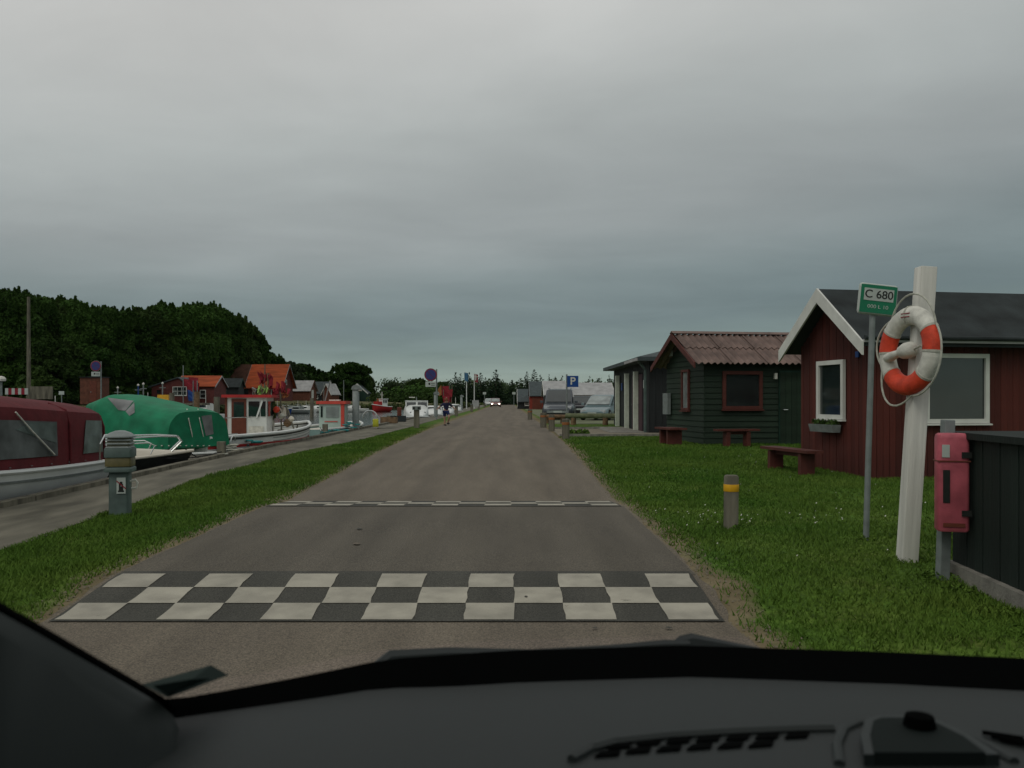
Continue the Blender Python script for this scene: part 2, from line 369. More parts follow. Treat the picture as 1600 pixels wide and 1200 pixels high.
for base, ks in ((6.0, 1), (11.42, 1)):
    for r in range(3):
        for c in range(13):
            if (r+c) % 2: continue
            x0, y0 = X0+c*S, base+r*S
            n_ = 3; vs = []; 
            for i in range(n_+1):
                y = y0+S*i/n_
                for x in (x0+random.uniform(-.008,.008), x0+S+random.uniform(-.008,.008)): vs.append((x, y, RZ(y)+.019))
            MB().add(vs, [(2*i, 2*i+1, 2*i+3, 2*i+2) for i in range(n_)]).build('painted_square', M_paint, road)
# small repair patches and tar spots on the platform
for px, py, w_, h_ in ((557,852,.05,.06),(562,829,.04,.05),(1045,957,.03,.03),(930,957,.02,.02),(822,921,.018,.02)):
    Y = 1.4*F/(py-625); X = (px-792)/F*Y
    pts = [(X+w_*math.cos(a)*random.uniform(.6,1), Y+h_*math.sin(a)*random.uniform(.6,1)) for a in [i*math.pi/5 for i in range(10)]]
    MB().add([(x, y, RZ(y)+.0225) for x, y in pts], [tuple(range(10))]).build('asphalt_patch', M_roadd if w_ > .2 or w_ < .05 else M_road, road)
# quay
M_quay = mat('quay_surface', (.105,.098,.074), .9, .2, 1.6, .4, 60, c2=(.14,.13,.10), stretch=(1.6,.5,1))
sheet('quay', lambda y: [QE(y), (QE(y)+QG(y))/2, QG(y)+.04*mnoise.noise(Vector((y,5,0)))], [y for y in ys_f if y < 230], lambda x, y: G(y)+.012, M_quay)
qw = MB(); yy = [y for y in ys_f if y < 230]
qw.add([(QE(y), y, z_) for y in yy for z_ in (G(y)+.012, -2)], [(2*i, 2*i+1, 2*i+3, 2*i+2) for i in range(len(yy)-1)])
tag(qw.build('quay_wall', M_wood), kind='structure')
y = 3.0; edge = tag(thing('quay_edge', None, None), kind='structure')
while y < 90:
    l_ = 2.4 if y < 40 else 6; a, b_ = (QE(y), y), (QE(y+l_), y+l_); an = math.atan2(b_[1]-a[1], b_[0]-a[0])
    z0, z1 = G(y), G(y+l_)
    MB().box((0,0,0), (l_-.03, .16, .11), ry=-math.atan2(z1-z0, l_)).build('edge_beam', M_wood, edge, loc=((a[0]+b_[0])/2+.02, (a[1]+b_[1])/2, (z0+z1)/2+.03), rz=an)
    y += l_
# water
def water_mat():
    m = bpy.data.materials.new('harbour_water'); m.use_nodes = True; t = m.node_tree; b = t.nodes['Principled BSDF']
    b.inputs['Base Color'].default_value = (.035,.045,.038,1); b.inputs['Roughness'].default_value = .12; b.inputs['IOR'].default_value = 1.33
    g = t.nodes.new('ShaderNodeNewGeometry'); mp_ = t.nodes.new('ShaderNodeMapping'); mp_.inputs['Scale'].default_value = (.8,1.6,1); t.links.new(g.outputs['Position'], mp_.inputs[0])
    n_ = t.nodes.new('ShaderNodeTexNoise'); n_.inputs['Scale'].default_value = 1.8; n_.inputs['Detail'].default_value = 5; t.links.new(mp_.outputs[0], n_.inputs['Vector'])
    bn = t.nodes.new('ShaderNodeBump'); bn.inputs['Strength'].default_value = .45; bn.inputs['Distance'].default_value = .05
    t.links.new(n_.outputs['Fac'], bn.inputs['Height']); t.links.new(bn.outputs[0], b.inputs['Normal']); return m
tag(MB().quad((-500,-60,WATER), (-4.6,-60,WATER), (-4.6,400,WATER), (-500,400,WATER)).build('harbour_water', water_mat()), kind='structure')
# far bank
BANK = [(-140,30),(-78,46),(-58,62),(-45,85),(-36,110),(-30,133),(-19,165),(-5.6,196)]
bv = []; bf = []; nb = len(BANK)
rows = [(0, WATER-.6), (.3, .35), (1.2, .82), (5, .95), (12, 1.35), (25, 1.45), (300, 1.5), (1200, 1.5)]
for d, z_ in rows:
    for i, (x, y) in enumerate(BANK):
        k = i/(nb-1); dirn = Vector((-.55+.45*k, 1.0)).normalized()
        zz = z_ if i < nb-1 else min(z_, .366)
        if i == nb-2: zz = min(z_, .95)
        bv.append((x+dirn.x*d, y+dirn.y*d, zz))
for r in range(len(rows)-1):
    for i in range(nb-1): a = r*nb+i; bf.append((a, a+1, a+nb+1, a+nb))
M_bank = mat('rough_bank_grass', (.045,.062,.018), .95, .3, .4, .8, 3, c2=(.11,.10,.04))
fb = tag(MB().add(bv, bf).build('far_bank', M_bank), kind='structure')
# concrete apron and gravel strip right of the road
M_gravel = mat('gravel_path', (.20,.175,.13), .95, .15, 3, .6, 40)
M_park = mat('parking_surface', (.15,.145,.10), .95, .25, .6, .5, 20, c2=(.12,.14,.07))
def flat(name, pts, z_, m): 
    return tag(MB().add([(x, y, G(y)+z_) for x, y in pts], [tuple(range(len(pts)))]).build(name, m), kind='structure')
flat('gravel_path', [(1.70,28.6),(14,28.3),(14,34.6),(1.75,34.8)], .024, M_gravel)
flat('parking_area', [(2.2,42),(60,42),(60,140),(2.2,140)], .012, M_park)
kerb = tag(thing('path_kerb', None, None), kind='structure')
for yk in (28.45, 34.95):
    for i in range(9):
        if yk > 30 and i > 1: continue
        MB().box((0,0,0), (.98,.10,.12)).build('kerb_stone', M_concrete, kerb, loc=(2.2+i, yk, G(yk)+.03))
# ------------------------------------------------------------------ vegetation
def leafmesh(name, centres, radii, per, size, flat=.0, seed=0, squash=1.0):
    rg = np.random.RandomState(seed); ra = np.array(radii, float); cnt = np.maximum(5, (per*(ra/np.median(ra))**1.7)).astype(int); c = np.repeat(np.array(centres), cnt, 0); r = np.repeat(ra, cnt)[:, None]
    d = rg.normal(size=c.shape); d /= np.linalg.norm(d, axis=1)[:, None]
    rad = rg.uniform(.35, 1.05, (len(c), 1))**.6
    p = c+d*r*rad*np.array([1,1,squash])
    a = rg.normal(size=c.shape)+d*.8; a[:,2] += .6; a /= np.linalg.norm(a, axis=1)[:, None]
    b = np.cross(a, rg.normal(size=c.shape)); b /= np.linalg.norm(b, axis=1)[:, None]; e = np.cross(a, b)
    s_ = size*rg.uniform(.5, 1.4, (len(c), 1)); b *= s_; e *= s_*.6
    v_ = np.stack([p-b, p-e, p+b, p+e], 1).reshape(-1, 3)
    me = bpy.data.meshes.new(name); n = len(c)
    me.vertices.add(4*n); me.vertices.foreach_set('co', v_.ravel()); me.loops.add(4*n); me.loops.foreach_set('vertex_index', np.arange(4*n))
    me.polygons.add(n); me.polygons.foreach_set('loop_start', np.arange(0, 4*n, 4)); me.update(calc_edges=True); me.validate()
    return me
def crown(name, w_, h0, h1, nclump, per, size, seed):
    """broadleaf crown of unit height data: clumps on an uneven ellipsoid"""
    rg = random.Random(seed); cs = []; rs = []
    for i in range(nclump):
        a = rg.uniform(0, 6.283); t = rg.random()
        z_ = h0+(h1-h0)*t; prof = math.sin(math.pi*min(1, max(.08, (t*.86+.12))))**.6
        q = w_/2*prof*math.sqrt(rg.uniform(.25, 1))
        cs.append((q*math.cos(a), q*math.sin(a), z_-rg.uniform(0, .6))); rs.append(rg.uniform(.12, .21)*w_)
    for i in range(60):   # leafy twigs that stand out of the canopy
        a = rg.uniform(0, 6.283); q = w_*.52*math.sqrt(rg.random()); z_ = h1-(q/w_)**2*h1*.75+.02*w_; l_ = rg.uniform(.03, .13)*w_; lx, ly = rg.uniform(-.3,.3), rg.uniform(-.3,.3)
        for k in range(6): cs.append((q*math.cos(a)+lx*l_*k/5, q*math.sin(a)+ly*l_*k/5, z_+l_*k/5)); rs.append(w_*(.040-.006*k))
    return leafmesh(name, cs, rs, per, size, seed=seed, squash=.8)
def trunk_mesh(h, r, seed, spread):
    rg = random.Random(seed); b = MB()
    b.tube([(0,0,-.3), (.05,0,h*.25), (rg.uniform(-.2,.2), rg.uniform(-.2,.2), h*.6), (rg.uniform(-.3,.3), rg.uniform(-.3,.3), h*.95)], [r*1.3, r, r*.6, r*.15], 7)
    for i in range(6):
        z_ = h*rg.uniform(.3, .75); a = rg.uniform(0, 6.283); l_ = spread*rg.uniform(.5, .9)
        b.tube([(0,0,z_), (l_*.5*math.cos(a), l_*.5*math.sin(a), z_+l_*.35), (l_*math.cos(a), l_*math.sin(a), z_+l_*.9)], [r*.4, r*.25, r*.08], 5)
    o = b.build('trunk', M_trunk); me = o.data; bpy.data.objects.remove(o); return me
BIG = [(crown('crown', 9.5, 1.2, 12.6, 110, 125, .24, 10+i), trunk_mesh(12, .3, i, 4.5)) for i in range(4)]
SMALL = [(crown('crown', 5.2, .3, 6, 60, 60, .22, 30+i), trunk_mesh(5.5, .16, i+9, 2.4)) for i in range(3)]
def conifer_mesh(seed, h=10, w_=4.6):
    rg = random.Random(seed); cs = []; rs = []
    for i in range(58):
        t = i/57; z_ = .6+(h-.6)*t; n = max(1, int(9*(1-t)+1))
        for k in range(n):
            a = rg.uniform(0, 6.283); q = w_/2*(1-t)**.8*rg.uniform(.35, 1.12)
            cs.append((q*math.cos(a), q*math.sin(a), z_-.22*q)); rs.append(.24+.5*(1-t)*rg.uniform(.6, 1.1))
    return leafmesh('crown', cs, rs, 15, .17, seed=seed, squash=.45)
CON = [(conifer_mesh(50+i, 10, (5.4, 6.2, 4.6)[i]), trunk_mesh(9.5, .17, 20+i, .8)) for i in range(3)]
def tree(name, kind, i, x, y, z_, s_, m, label, group=None, cat='tree', sxy=None):
    t = thing(name, label, cat, (x, y, z_), random.uniform(0, 6.28), group)
    cm, tm = kind[i % len(kind)]
    sxy = sxy or s_; t.scale = (sxy, sxy, s_)
    c_ = bpy.data.objects.new('crown', cm); col.objects.link(c_); c_.parent = t
    if not cm.materials: cm.materials.append(m)
    c_.material_slots[0].link = 'OBJECT'; c_.material_slots[0].material = m
    k = bpy.data.objects.new('trunk', tm); col.objects.link(k); k.parent = t
    return t
# dense wood behind the left bank: canopy line follows the photograph
top = lambda px: lerp([(-80,455),(10,458),(60,466),(130,474),(200,482),(270,480),(320,474),(345,482),(375,506),(400,530),(425,552),(450,566),(480,578)], px)
i = 0
for row, (dy, st) in enumerate(((0, 29), (9, 31))):
    px = -60+row*14
    while px < 425 - row*30:
        Y = lerp([(-60,92),(150,100),(250,122),(350,150),(450,175)], px)+dy+random.uniform(-2, 2)
        p = P(px, top(px)+random.uniform(-3, 7)+row*2, Y); h = p.z-1.4
        wk = st/F*Y*2.0/9.5
        tree('broadleaf_tree', BIG, i, p.x, Y, 1.3, h/13.2, F_dark if (i*7) % 5 else F_mid,
             ['dark broadleaf tree in the front row of the dense wood on the left bank', 'broadleaf tree in the back row of the dense wood on the left bank'][row],
             ['front row of the dense wood', 'back row of the dense wood'][row], sxy=max(wk, h/13.2*.8)); i += 1
        px += st*random.uniform(.8, 1.15)
# undergrowth below the wood
for k, px in enumerate(range(-50, 560, 26)):
    Y = lerp([(-60,86),(150,96),(250,116),(350,146),(450,172),(560,215)], px)+random.uniform(-1, 1); p = P(px, 600, Y)
    tree('bush', SMALL, k, p.x, Y, 1.2, random.uniform(.45, .75)*Y/110, F_dark, 'dark leafy bush at the foot of the wood on the left bank', 'bushes at the foot of the wood', 'bush', sxy=Y/110*.95)
# lighter shrub beside the utility pole
p = P(82, 545, 84); tree('leafy_shrub', SMALL, 1, p.x, 84, 1.0, .95, F_mid, 'mid green leafy shrub left of the brown kiosk and right of the wooden pole', cat='shrub')
# distant woodland on the horizon (individually seen trees come in front of it)
cs = []; rs = []
for k in range(260):
    px = random.uniform(420, 1250); Y = random.uniform(300, 330)
    base = lerp([(420,584),(480,590),(520,594),(560,596),(600,600),(650,598),(700,602),(760,600),(800,604),(860,600),(960,602),(1250,604)], px)
    for q in range(3):
        cs.append(tuple(P(px+random.uniform(-6,6), random.uniform(base, 622), Y))); rs.append(random.uniform(1.4, 3.0))
me = leafmesh('distant_woodland', cs, rs, 42, .5, seed=3); tag(link('distant_woodland', me, F_far), kind='stuff')
cs = []; rs = []
for k in range(140):
    px = random.uniform(-1200, 420); cs.append(tuple(P(px, random.uniform(598, 620), 340))); rs.append(random.uniform(2, 4))
for k in range(90):
    px = random.uniform(1250, 2600); cs.append(tuple(P(px, random.uniform(600, 622), 300))); rs.append(random.uniform(2, 4))
tag(link('far_tree_belt', leafmesh('far_tree_belt', cs, rs, 40, .7, seed=4), F_far), kind='stuff')
BL = [(448,566,170,'rounded broadleaf tree just right of the orange roof'), (470,572,190,'pointed dark tree rising over the pale roofed shed'),
      (483,582,200,'smaller tree right of the pointed dark one'), (520,597,230,'low broad tree above the black shed'), (548,595,240,'pale leafy tree behind the white gabled cottages'),
      (575,588,250,'scraggy treetop left of the round blue sign'), (612,597,250,'round tree above the white cabin boat'), (655,592,240,'broad tree directly left of the round sign'),
      (690,597,230,'dark bushy tree right of the round sign')]
for k, (px, py, Y, lb) in enumerate(BL):
    p = P(px, py, Y); h = p.z-.5; tree('broadleaf_tree', BIG, k, p.x, Y, .4, h/13.2, F_mid if k % 3 else F_far, lb, sxy=max(.42, h/13.2*(1.2, 1.0, 1.2, .7, .55, .45, 1.2, 1.3, 1.1)[k]))
CN = [(712,582,200,.9,'left tree of the fir clump behind the flagpole'), (720,584,205,.9,'second fir behind the flagpole, its crown joined with its neighbour'), (733,582,205,.8,'fir rising directly behind the blue flag'),
      (751,583,210,1,'fir right of the red banner'), (759,590,215,.9,'short fir between the red banner and the tall round topped fir'), (775,578,205,1.25,'tall broad fir standing over the oncoming car'),
      (800,594,230,1.3,'low spreading fir where the road disappears'), (812,591,215,1.1,'dark fir right of the road end'), (823,581,190,.85,'slim spired fir left of the tallest pair'), (835,578,185,1.0,'tallest fir above the small dark shed'),
      (845,586,190,1,'fir just left of the pale roofed building'), (858,585,200,.5,'thin fir spire over the pale roof'), (868,589,200,.8,'small fir over the left end of the pale roof'), (878,587,200,.9,'fir left of the parking sign'),
      (921,588,190,.8,'fir right of the parking sign'), (936,591,195,1.2,'pale rounded fir above the long pale roof'), (952,586,190,.55,'thin fir next to the dark eaves'), (960,589,180,.7,'small fir touching the dark eaves')]
for k, (px, py, Y, ww, lb) in enumerate(CN):
    p = P(px, py, Y); h = p.z-.3; tree('fir_tree', CON, k, p.x, Y, .3, h/10, F_con, lb, sxy=h/10*ww*1.25)
# hedges and bushes near the end of the road
def bush_mass(name, pts, r, per, size, m, label, cat='bush', seed=1):
    me = leafmesh(name, pts, [r*random.uniform(.8, 1.2) for _ in pts], per, size, seed=seed); return tag(link(name, me, m), label, cat)
bush_mass('hedge', [(x, 250+random.uniform(-1,1), random.uniform(.6, 3.6)) for x in np.arange(-9, 3, .35)], 1.0, 60, .28, F_mid, 'green hedge closing the view at the end of the road', 'hedge')
bush_mass('roadside_bush', [(3.4+random.uniform(-.7,.9), 128+random.uniform(-6,6), random.uniform(.5, 2.6)) for _ in range(30)], .7, 60, .16, F_mid, 'bright green bush leaning over the road before the small dark shed', seed=2)
bush_mass('bank_hedge', [(x, 200+random.uniform(-1,1)+(-5-x)*-.0, random.uniform(.9, 2.6)) for x in np.arange(-31, -16, .35)], 1.0, 55, .26, F_mid, 'low green hedge on the bank left of the white cabin boat', 'hedge', 3)
bush_mass('dark_thicket', [(random.uniform(-30, -12), 215+random.uniform(-3,3), random.uniform(.8, 4.2)) for _ in range(70)], 1.5, 55, .3, F_dark, 'dark thicket behind the bank hedge below the round sign', 'thicket', 4)
# reeds at the foot of the far bank
rb = []; 
for k in range(900):
    t = random.random()*(nb-1.001); a, b_ = BANK[int(t)], BANK[int(t)+1]; f = t-int(t); x, y = a[0]+(b_[0]-a[0])*f, a[1]+(b_[1]-a[1])*f
    rb.append((x+random.uniform(-.2,.3), y+random.uniform(-.3,.4), random.uniform(0, .7)))
tag(link('reeds', leafmesh('reeds', rb, [.45]*len(rb), 12, .22, seed=8), M_reed), kind='stuff')
# lawn blades and flowers
def blades(name, n, region, hgt, wd, m, seed):
    rg = np.random.RandomState(seed); pts = []
    while len(pts) < n:
        x, y = region(rg)
        d = max(RL(y)-x, x-RR(y))
        if d < .02 or x < QG(y)-.03 or (28.4 < y < 34.9 and x > 1.6): continue
        if d < .35 and rg.rand() > d/.35*.8+.12: continue
        if mnoise.noise(Vector((x*.9, y*.9, 2)))*.5+.62 < rg.rand()*.8: continue
        pts.append((x, y, H(x, y)))
    p = np.array(pts); n = len(p); fade = np.clip((46-p[:,1])/26, .15, 1); a = rg.uniform(0, 6.28, n); h = hgt*rg.uniform(.5, 1.25, n)*(1+.02*p[:,1])*fade*np.array([1+1.3*max(0, mnoise.noise(Vector((q[0]*1.4, q[1]*1.4, 9)))) for q in p]); ww = wd*(1+.05*p[:,1])
    dx = np.stack([np.cos(a)*ww, np.sin(a)*ww, np.zeros(n)], 1); ln = np.stack([rg.normal(0,.5,n)*h, rg.normal(0,.5,n)*h, h], 1)
    v_ = np.stack([p-dx, p+dx, p+ln], 1).reshape(-1, 3)
    me = bpy.data.meshes.new(name); me.vertices.add(3*n); me.vertices.foreach_set('co', v_.ravel()); me.loops.add(3*n); me.loops.foreach_set('vertex_index', np.arange(3*n))
    me.polygons.add(n); me.polygons.foreach_set('loop_start', np.arange(0, 3*n, 3)); me.update(calc_edges=True); me.validate()
    return tag(link(name, me, m), kind='stuff')
M_blade = foliage('grass_blades', (.050,.118,.015), (.105,.165,.028), 0, .5)
blades('grass', 170000, lambda r: (r.uniform(1.5, 8.0), 4.5+42*r.beta(1.05, 3.2)), .030, .005, M_blade, 1)
blades('grass', 90000, lambda r: (r.uniform(-5.5, -2.9), 4.5+42*r.beta(1.05, 3.0)), .030, .005, M_blade, 2)
fl = MB()
for k in range(90):
    if k < 55: x, y = random.gauss(2.6, 1.0), random.gauss(10.4, .35)
    else: x, y = random.uniform(1.9, 6), random.uniform(7, 20)
    if x < 1.8: continue
    z_ = H(x, y)+.05; r_ = random.uniform(.005, .011); fl.add([(x-r_,y,z_-r_*.6),(x,y-r_,z_-r_*.6),(x+r_,y,z_+r_*.6),(x,y+r_,z_+r_*.6)], [(0,1,2,3)])
tag(fl.build('clover_flowers', M_rope), kind='stuff')
# ------------------------------------------------------------------ buildings
def vboards(parent, x0, x1, z0, ztop, m, T, openings=(), bw=.12, th=.024, name='plank'):
    """vertical boards on a wall: T maps (u, out, z) to local coords (matrix); openings (u0,u1,z0,z1)"""
    cache = {}; u_ = x0; k = 0
    while u_ < x1-.02:
        w_ = min(bw, x1-u_); uc = u_+w_/2; zt = min(ztop(u_+.003), ztop(u_+w_-.003)); segs = [(z0, zt)]
        for (a, b_, c_, d_) in openings:
            if uc > a and uc < b_:
                segs = [s2 for s_ in segs for s2 in ((s_[0], min(c_, s_[1])), (max(d_, s_[0]), s_[1])) if s2[1]-s2[0] > .02]
        for (za, zb) in segs:
            key = (round(w_, 3), round(zb-za, 2))
            if key not in cache:
                b = MB(); hw = w_/2-.004; d_ = th/2; h_ = zb-za
                b.box((0, d_, h_/2), (2*hw, th, h_)); o = b.build(name, m); cache[key] = o.data; bpy.data.objects.remove(o)
            o = bpy.data.objects.new(name, cache[key]); col.objects.link(o); o.parent = parent
            pr = .004*(k % 2)
            o.matrix_local = T @ Matrix.Translation((uc, pr, za))
        u_ += w_; k += 1
def hboards(parent, x0, x1, z0, z1, m, T, openings=(), bh=.15, th=.022, gable=None):
    z_ = z0; cache = {}
    while z_ < z1-.02:
        h_ = min(bh, z1-z_); zc_ = z_+h_/2; a0, a1 = (x0, x1) if gable is None else gable(zc_)
        segs = [(a0, a1)]
        for (a, b_, c_, d_) in openings:
            if c_ < zc_ < d_: segs = [s2 for s_ in segs for s2 in ((s_[0], min(a, s_[1])), (max(b_, s_[0]), s_[1])) if s2[1]-s2[0] > .02]
        for (a, b_) in segs:
            key = (round(b_-a, 2), round(h_, 3))
            if key not in cache:
                b = MB(); l_ = b_-a; b.add([(0,0,0),(l_,0,0),(l_,th+.012,0),(0,th+.012,0),(0,0,h_-.006),(l_,0,h_-.006),(l_,th-.01,h_-.006),(0,th-.01,h_-.006)], [(3,2,1,0),(4,5,6,7),(0,1,5,4),(1,2,6,5),(2,3,7,6),(3,0,4,7)])
                o = b.build('plank', m); cache[key] = o.data; bpy.data.objects.remove(o)
            o = bpy.data.objects.new('plank', cache[key]); col.objects.link(o); o.parent = parent; o.matrix_local = T @ Matrix.Translation((a, 0, z_))
        z_ += h_
# local wall frames: front wall faces -y, gable wall faces -x
T_front = Matrix(((1,0,0,0),(0,-1,0,0),(0,0,1,0),(0,0,0,1)))                      # u -> +x, out -> -y
T_gable = Matrix(((0,-1,0,0),(1,0,0,0),(0,0,1,0),(0,0,0,1)))                      # u -> +y, out -> -x
def T3(T, p): return (T @ Vector(p))[:]
def window(parent, T, u0, u1, z0, z1, mf, mg=None, fw=.06, bars=(), name='window', sill=True, out_=.05):
    b = MB(); 
    for (a, b_, c_, d_) in ((u0-fw, u1+fw, z1, z1+fw), (u0-fw, u1+fw, z0-fw, z0), (u0-fw, u0, z0, z1), (u1, u1+fw, z0, z1)):
        q = [T3(T, p) for p in ((a,-.01,c_),(b_,-.01,c_),(b_,out_,c_),(a,out_,c_),(a,-.01,d_),(b_,-.01,d_),(b_,out_,d_),(a,out_,d_))]
        b.add(q, [(3,2,1,0),(4,5,6,7),(0,1,5,4),(1,2,6,5),(2,3,7,6),(3,0,4,7)])
    f = b.build(name, mf, parent)
    g = MB(); q = [T3(T, p) for p in ((u0,.008,z0),(u1,.008,z0),(u1,.008,z1),(u0,.008,z1))]; g.add(q, [(0,1,2,3)]); g.build('pane', mg or M_glass, f)
    for kind, t in bars:
        b = MB()
        if kind == 'v': x = u0+(u1-u0)*t; rr = (x-.018, x+.018, z0, z1)
        else: z_ = z0+(z1-z0)*t; rr = (u0, u1, z_-.018, z_+.018)
        q = [T3(T, (a, o_, c_)) for o_ in (.009, out_-.012) for a, c_ in ((rr[0], rr[2]), (rr[1], rr[2]), (rr[1], rr[3]), (rr[0], rr[3]))]
        b.add(q, [(3,2,1,0),(4,5,6,7),(0,1,5,4),(1,2,6,5),(2,3,7,6),(3,0,4,7)]); b.build('glazing_bar', mf, f)
    if sill:
        b = MB(); q = [T3(T, p) for p in ((u0-fw-.03,0,z0-fw-.035),(u1+fw+.03,0,z0-fw-.035),(u1+fw+.03,.09,z0-fw-.035),(u0-fw-.03,.09,z0-fw-.035),(u0-fw-.03,0,z0-fw-.002),(u1+fw+.03,0,z0-fw-.002),(u1+fw+.03,.09,z0-fw-.012),(u0-fw-.03,.09,z0-fw-.012))]
        b.add(q, [(3,2,1,0),(4,5,6,7),(0,1,5,4),(1,2,6,5),(2,3,7,6),(3,0,4,7)]); b.build('sill', mf, f)
    return f
def gable_core(parent, L_, D_, e, rdg, m, inset=.0, y0=0):
    """wall body with gables at both x ends, ridge along x"""
    a = inset; b = MB(); prof = [(a, -.4), (D_-a, -.4), (D_-a, e), (D_/2, rdg), (a, e)]
    b.prism([(a, y_, z_) for y_, z_ in prof], (L_-2*a, 0, 0)); return b.build('wall', m, parent)
def roof_slab(parent, L_, D_, e, rdg, m, ov=.25, og=.3, th=.09, name='roof'):
    sl = (rdg-e)/(D_/2); r_ = MB()
    prof = [(-ov, e-sl*ov), (D_/2, rdg), (D_+ov, e-sl*ov)]
    for (ya, za), (yb, zb) in ((prof[0], prof[1]), (prof[1], prof[2])):
        r_.add([(x, y_, z_+dz) for dz in (.02, .02+th) for x, y_, z_ in ((-og, ya, za), (L_+og, ya, za), (L_+og, yb, zb), (-og, yb, zb))],
               [(3,2,1,0),(4,5,6,7),(0,1,5,4),(1,2,6,5),(2,3,7,6),(3,0,4,7)])
    return r_.build(name, m, parent)
def barge(parent, D_, e, rdg, m, x, ov=.25, hgt=.17, th=.035, name='bargeboard', lift=.10):
    sl = (rdg-e)/(D_/2)
    for s_ in (0, 1):
        pts = [(-ov-.03, e-sl*(ov+.03)), (D_/2, rdg)]
        if s_: pts = [(D_-p[0], p[1]) for p in pts]
        q = [(x, pts[0][0], pts[0][1]+lift+.02), (x, pts[1][0], pts[1][1]+lift+.02), (x, pts[1][0], pts[1][1]+lift+.02-hgt*1.15), (x, pts[0][0], pts[0][1]+lift+.02-hgt)]
        MB().prism(q, (-th, 0, 0)).build(name, m, parent)
# --- red hut (near right)
B = (6.22, 15.0); hz = .17
red = thing('red_fishing_hut', 'dark red board hut with white gable boards and white framed windows behind the lifebuoy post', 'hut', (B[0], B[1], hz), R(10))
D_, e_, r_, L_ = 2.36, 2.42, 3.28, 7.5
gable_core(red, L_, D_, e_, r_, M_redtrim, .03)
ztg = lambda u_: e_+(r_-e_)*(1-abs(u_-D_/2)/(D_/2))-.01
vboards(red, 0, L_, -.2, lambda u_: e_-.01, M_red, T_front @ Matrix.Translation((0,-.03,0)), [(1.0,2.27,.96,2.14)])
vboards(red, 0, D_, -.2, ztg, M_red, T_gable @ Matrix.Translation((0,-.03,0)), [(.76,1.72,1.0,2.08)])
window(red, T_front, 1.09, 2.18, 1.02, 2.08, M_white, bars=(), fw=.075)
window(red, T_gable, .86, 1.62, 1.08, 2.0, M_white, fw=.08)
rs_ = roof_slab(red, L_, D_, e_, r_, M_felt, .25, .30)
barge(red, D_, e_, r_, M_white, -.301, hgt=.23)
MB().box((L_/2, -.275, 2.345), (L_+.6, .04, .05)).build('fascia', M_asb, red)
MB().tube([(-.3,-.31,2.40),(L_+.3,-.31,2.40)], .04, 8).build('gutter', M_felt, red)
fbx = thing('flower_box', 'grey flower box under the narrow window of the red hut', 'flower box', T3(Matrix.Translation(red.location) @ Matrix.Rotation(R(10),4,'Z') @ T_gable, (1.25,.13,.83)), R(10))
MB().add([(-.07,-.4,-.07),(.07,-.4,-.07),(.07,.4,-.07),(-.07,.4,-.07),(-.10,-.42,.07),(.08,-.42,.07),(.08,.42,.07),(-.10,.42,.07)], [(3,2,1,0),(4,5,6,7),(0,1,5,4),(1,2,6,5),(2,3,7,6),(3,0,4,7)]).build('box', M_grey, fbx)
link('plants', leafmesh('plants', [(0,q,.10) for q in np.arange(-.36,.37,.09)], [.07]*9, 40, .025, seed=5), F_mid, fbx)
# small wall fittings
MB().lathe([(.05,0),(.05,.03),(.035,.035)], 12).build('vent_cap', M_redtrim, red, loc=(3.35,-.03,1.18)).rotation_euler = (R(90),0,0)
MB().box((-.03,.35,2.15),(.02,.10,.10)).build('number_plate', M_sblue, red)
# --- green hut with corrugated roof
gx, gy = P(1100, 700, 23.2).x, 23.2; gz = .26
grn = thing('green_fishing_hut', 'dark green hut with red brown corrugated roof behind the red hut', 'hut', (gx, gy, gz), R(9))
D2, e2, r2, L2 = 2.96, 2.32, 3.05, 6.2
gable_core(grn, L2, D2, e2, r2, M_greentrim, .03)
def gab(zc_):
    if zc_ < e2: return (0, D2)
    t = (zc_-e2)/(r2-e2); return (D2/2*t+.04, D2-D2/2*t-.04)
hboards(grn, 0, L2, -.2, e2, M_green, T_front @ Matrix.Translation((0,-.03,0)), [(.52,1.62,1.02,2.02),(2.1,2.95,-.1,2.1)])
hboards(grn, 0, D2, -.2, r2-.05, M_green, T_gable @ Matrix.Translation((0,-.03,0)), [(1.02,1.62,.96,2.12)], gable=gab)
window(grn, T_front, .60, 1.54, 1.10, 1.94, M_redtrim, fw=.09)
window(grn, T_gable, 1.10, 1.54, 1.04, 2.04, M_redtrim, M_glassl, fw=.07)
# front door
dr = MB().box((2.52,-.02,1.0),(.82,.05,2.1)).build('door', M_greentrim, grn); MB().tube([(2.2,-.05,1.0),(2.2,-.10,1.0),(2.32,-.10,1.0)], .012, 6).build('handle', M_rail, dr)
for q in range(5): MB().box((2.20+.16*q,-.05,1.0),(.15,.015,2.0)).build('door_board', M_green, dr)
MB().box((2.0,-.03,1.9),(.07,.08,.16)).build('wall_lamp', M_buoyw, grn)
